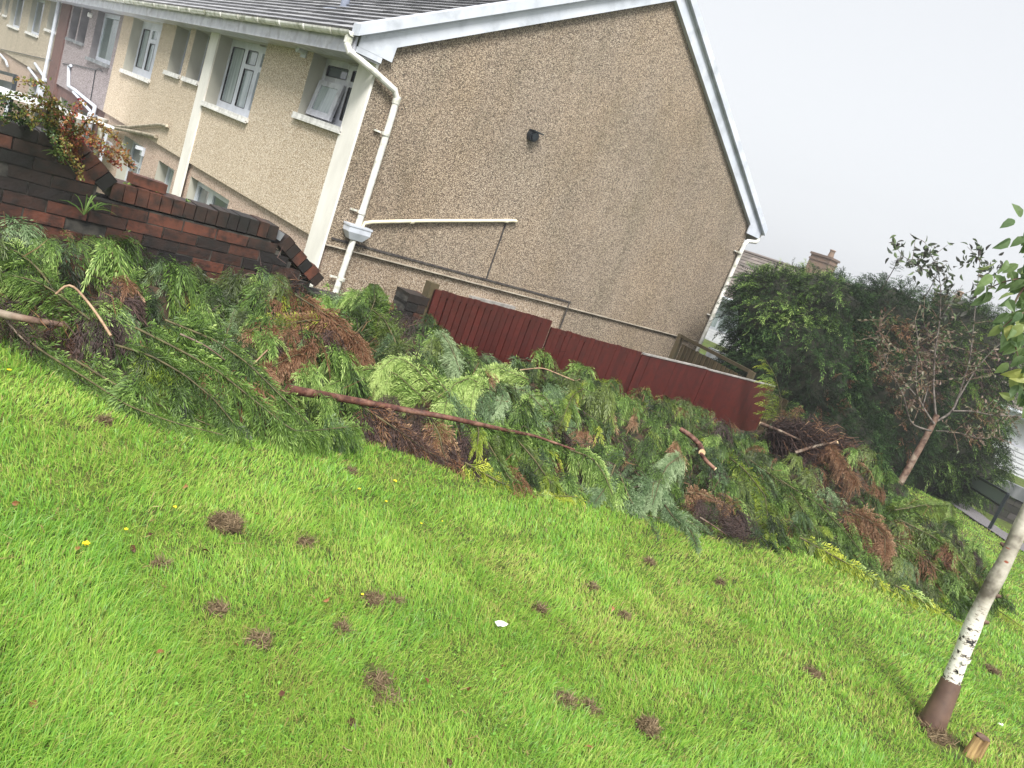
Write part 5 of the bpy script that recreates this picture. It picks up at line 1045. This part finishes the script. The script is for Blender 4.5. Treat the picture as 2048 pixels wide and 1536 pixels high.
straws(mb, np.stack([qx, qy, lawn_z(qx, qy)+.012+.02*rs.rand(nd)], 1), rs.randn(nd, 3)*np.array([1, 1, .25]), .015+.03*rs.rand(nd), .003, .08*rs.rand(nd), 0, .6)
tag(mb.build('lawn_grass', BLADE), 'bright green mown lawn grass with dry yellowish patches', 'grass', kind='stuff')
# clumps of dead grass clippings
CL = [(448, 1056, .075, 'large flat brown clump of dead grass, biggest on the lawn', 1), (742, 1210, .045, 'round pale brown grass clump in the middle of the lawn', 1), (1292, 1462, .045, 'round brown grass clump near the bottom right of the lawn', 1), (1125, 1412, .042, 'greyish brown grass clump, left of a close pair', 1), (1172, 1424, .038, 'brown grass clump with a yellow edge, right of a close pair', 1),
      (515, 1290, .045, 'reddish brown dead grass tuft on the lower left lawn', .5), (750, 1370, .045, 'elongated brown grass clump below the round central one', .6), (768, 1405, .045, 'dark brown grass patch touching the elongated clump', .5), (430, 1225, .038, 'greyish brown thin clump on the left lawn', .6), (680, 1265, .026, 'small grey brown clump lower left of the round central one', .8), (205, 848, .035, 'dark soil crumb by the lowest left branch', .7), (700, 948, .04, 'light brown clump just below the pointed sweeping branch', .6),
      (318, 1138, .022, 'small dark brown clump left on the lawn, near the large flat one', 1), (1078, 1226, .028, 'small brown clump right of the white scrap', .8), (1245, 1238, .030, 'dark brown clump right on the lawn, beside a yellow leaf', .9), (1183, 1180, .028, 'small dark clump on the upper middle lawn', .8), (1297, 1128, .03, 'small reddish clump below the blue green sprays', .8), (610, 1088, .035, 'dark flattened patch of dead grass right of the large flat clump', .4), (790, 1212, .02, 'tiny dark clump touching the shade of the round central one', .8), (1620, 1350, .06, 'thin bare streak of dead grass left of the birch', .3), (1440, 1168, .035, 'dark trampled tuft near the dark bare twigs', .5), (1985, 1345, .06, 'thin brown patch of dead grass right of the birch guard', .3)]
CL.append((1868, 1470, .12, 'ring of dry dead grass round the foot of the birch tree guard', .25))
for x, y, r, lb, hh in CL:
    r = r*(.9 if r > .04 else .7)
    c = on_lawn(x, y); mb = MB(); m = int(900*(r/.045)*(1 if hh >= .7 else .4)); a = rs.rand(m)*6.283; ph = rs.rand()*6; q = np.sqrt(rs.rand(m))*r*(1+.25*np.sin(a*2+ph)+.15*np.sin(a*3+ph*2)); asp = .75
    px_, py_ = q*np.cos(a), q*np.sin(a)*asp; dome = np.sqrt(np.clip(1-(q/r/1.3)**2, 0, 1))
    B = c+np.stack([px_, py_, .004+dome*r*.34*hh+rs.rand(m)*.012], 1); D = np.stack([-np.sin(a), np.cos(a), rs.randn(m)*.25], 1)+rs.randn(m, 3)*.55
    straws(mb, B, D, .018+.035*rs.rand(m), .0016+.0008*rs.rand(m)+.0002*np.linalg.norm(c-CAM), np.clip(.05+.45*rs.rand(m)+.35*dome*rs.rand(m), 0, 1), 0, .5)
    B[:, :2] += (rs.rand(m)**3)[:, None]*rs.randn(m, 2)*r*.5; th = np.linspace(0, 2*math.pi, 15)[:-1]; V = [c+np.array([0, 0, r*.40*hh])]
    for f in (.5, .95): V += [c+np.array([math.cos(t_)*r*f, math.sin(t_)*r*f*asp, r*.40*hh*math.sqrt(1-f*f)+(.004 if f < .9 else -.01)]) for t_ in th]
    mb.add(V, [(0, 1+i, 1+(i+1) % 14) for i in range(14)], 0, .05); mb.f.append((np.array([(1+i, 15+i, 15+(i+1) % 14, 1+(i+1) % 14) for i in range(14)])+mb.n-29, 0, np.full(14, .05)))
    tag(mb.build('grass_clump', STRAW, loc=c), lb, 'clump', 'clumps of dead grass')
LF = [(258, 1104, 'dark curled leaf left of the large flat clump, lower of two', .035, .2), (296, 1084, 'small dark leaf above the curled one, left of the large clump', .028, .1), (398, 1114, 'upright dark brown leaf just below the large flat clump', .03, .1), (505, 1038, 'tan leaf right beside the large flat clump', .028, .7), (262, 1412, 'brown folded leaf on the lower left lawn', .035, .6), (554, 1408, 'dark red brown leaf standing near the bottom middle left', .03, .2),
      (642, 1215, 'orange tan leaf left of the round central clump', .03, .8), (693, 1452, 'dark brown upright leaf at the bottom, left of centre', .04, .05), (472, 1307, 'small orange leaf beside the reddish dead tuft', .022, .9), (308, 1322, 'tan leaf lying flat on the lower left lawn', .03, .7), (845, 1368, 'small brown leaf right of the elongated clump', .025, .4), (930, 1395, 'small brown leaf between the elongated clump and the close pair', .025, .4),
      (1000, 1345, 'orange brown leaf below the white scrap', .025, .6), (1178, 1292, 'small tan leaf right of the white scrap', .022, .6), (1180, 1508, 'tan curled leaf at the bottom middle right', .035, .7), (20, 1020, 'tan leaf at the left edge of the lawn', .03, .7), (155, 1107, 'light brown leaf beside a yellow flower at left', .028, .8), (370, 980, 'pale straw leaf above the large flat clump', .03, .95), (1760, 1265, 'small dark red leaf on the lawn left of the birch trunk', .035, .3), (890, 1530, 'dark leaf at the bottom edge near the middle', .035, .1), (1565, 1100, 'pale straw strip lying at the edge of the yellow green hanging branch', .09, 1.), (57, 1420, 'orange brown leaf at the lower left corner', .03, .6), (1222, 1222, 'yellow leaf beside the dark brown clump on the right lawn', .035, .95), (1955, 1445+20, 'dark leaf crumb between the birch guard and the stump', .02, .1)]
for x, y, lb, L, ti in LF:
    c = on_lawn(x, y)+np.array([0, 0, .026]); mb = MB(); leaves(mb, [c], [unit(rs.randn(3)*np.array([1, 1, .25])+np.array([0, 0, .15]))], [np.array([0, 0, 1.])+rs.randn(3)*.4], L, .28, ti, 0, .25+.2*rs.rand()); tag(mb.build('fallen_leaf', DLEAF, loc=c), lb, 'leaf', 'fallen leaves on the lawn')
FW = [(167, 1108, 'largest yellow dandelion flower, left on the lawn', .022), (786, 974, 'yellow flower near the foot of the heap, right of two', .02), (714, 991, 'yellow flower near the foot of the heap, left of two', .016), (345, 1031, 'small yellow flower left above the large flat clump', .014), (247, 1077, 'small yellow flower near the curled dark leaf', .012), (719, 1206, 'tiny yellow flower touching the round central clump', .011), (768, 1016, 'small yellow flower a step below the right one of two', .013), (15, 755, 'yellow flower at the left edge below the lowest branch', .018), (838, 1060, 'tiny yellow flower on the upper middle lawn', .011), (880, 985+70, 'faint tiny yellow flower in the upper middle lawn, right of its neighbour', .009)]
for x, y, lb, r in FW:
    c = on_lawn(x, y)+np.array([0, 0, .036]); mb = MB(); m = 26; a = np.arange(m)*2.4; D = np.stack([np.cos(a), np.sin(a), .25+.5*rs.rand(m)], 1)
    leaves(mb, np.repeat([c], m, 0), D, np.repeat([[0, 0, 1.]], m, 0), r*.72*(.6+.4*rs.rand(m)), .22, .5); mb.tube([c-np.array([0, 0, .045]), c], .0015, 5, 1); tag(mb.build('dandelion', [YELLOW, WEED], loc=c), lb, 'flower', 'yellow flowers in the lawn')
def scrap(x, y, s_, lb):
    c = on_lawn(x, y)+np.array([0, 0, .04]); mb = MB(); g = 5; V = []
    for i in range(g):
        for j in range(g): V.append(c+np.array([(i/4-.5)*s_*1.4, (j/4-.5)*s_*.8, .003*rs.randn()+.004*math.sin(i*2+j)-.014]))
    mb.add(V, [(i*g+j, (i+1)*g+j, (i+1)*g+j+1, i*g+j+1) for i in range(g-1) for j in range(g-1)]); tag(mb.build('paper_scrap', PAPER, loc=c), lb, 'litter')
scrap(997, 1257, .042, 'crumpled white scrap of paper on the middle lawn'); scrap(1996, 1457, .03, 'tiny white scrap on the lawn right of the stump')

# ================================================================== misty air
mb = MB(); mb.box(-70, 70, -70, 70, YARD-3.5, 6.6); HZ = bpy.data.materials.new('haze'); HZ.use_nodes = True; t = HZ.node_tree; t.nodes.clear()
pv = t.nodes.new('ShaderNodeVolumePrincipled'); pv.inputs['Color'].default_value = (.93, .95, 1, 1); pv.inputs['Density'].default_value = .0022; pv.inputs['Anisotropy'].default_value = .2
mo = t.nodes.new('ShaderNodeOutputMaterial'); t.links.new(pv.outputs[0], mo.inputs['Volume']); HZ.cycles.homogeneous_volume = True if hasattr(HZ.cycles, 'homogeneous_volume') else None
tag(mb.build('haze', HZ), 'thin pale mist over the gardens', 'haze', kind='stuff')
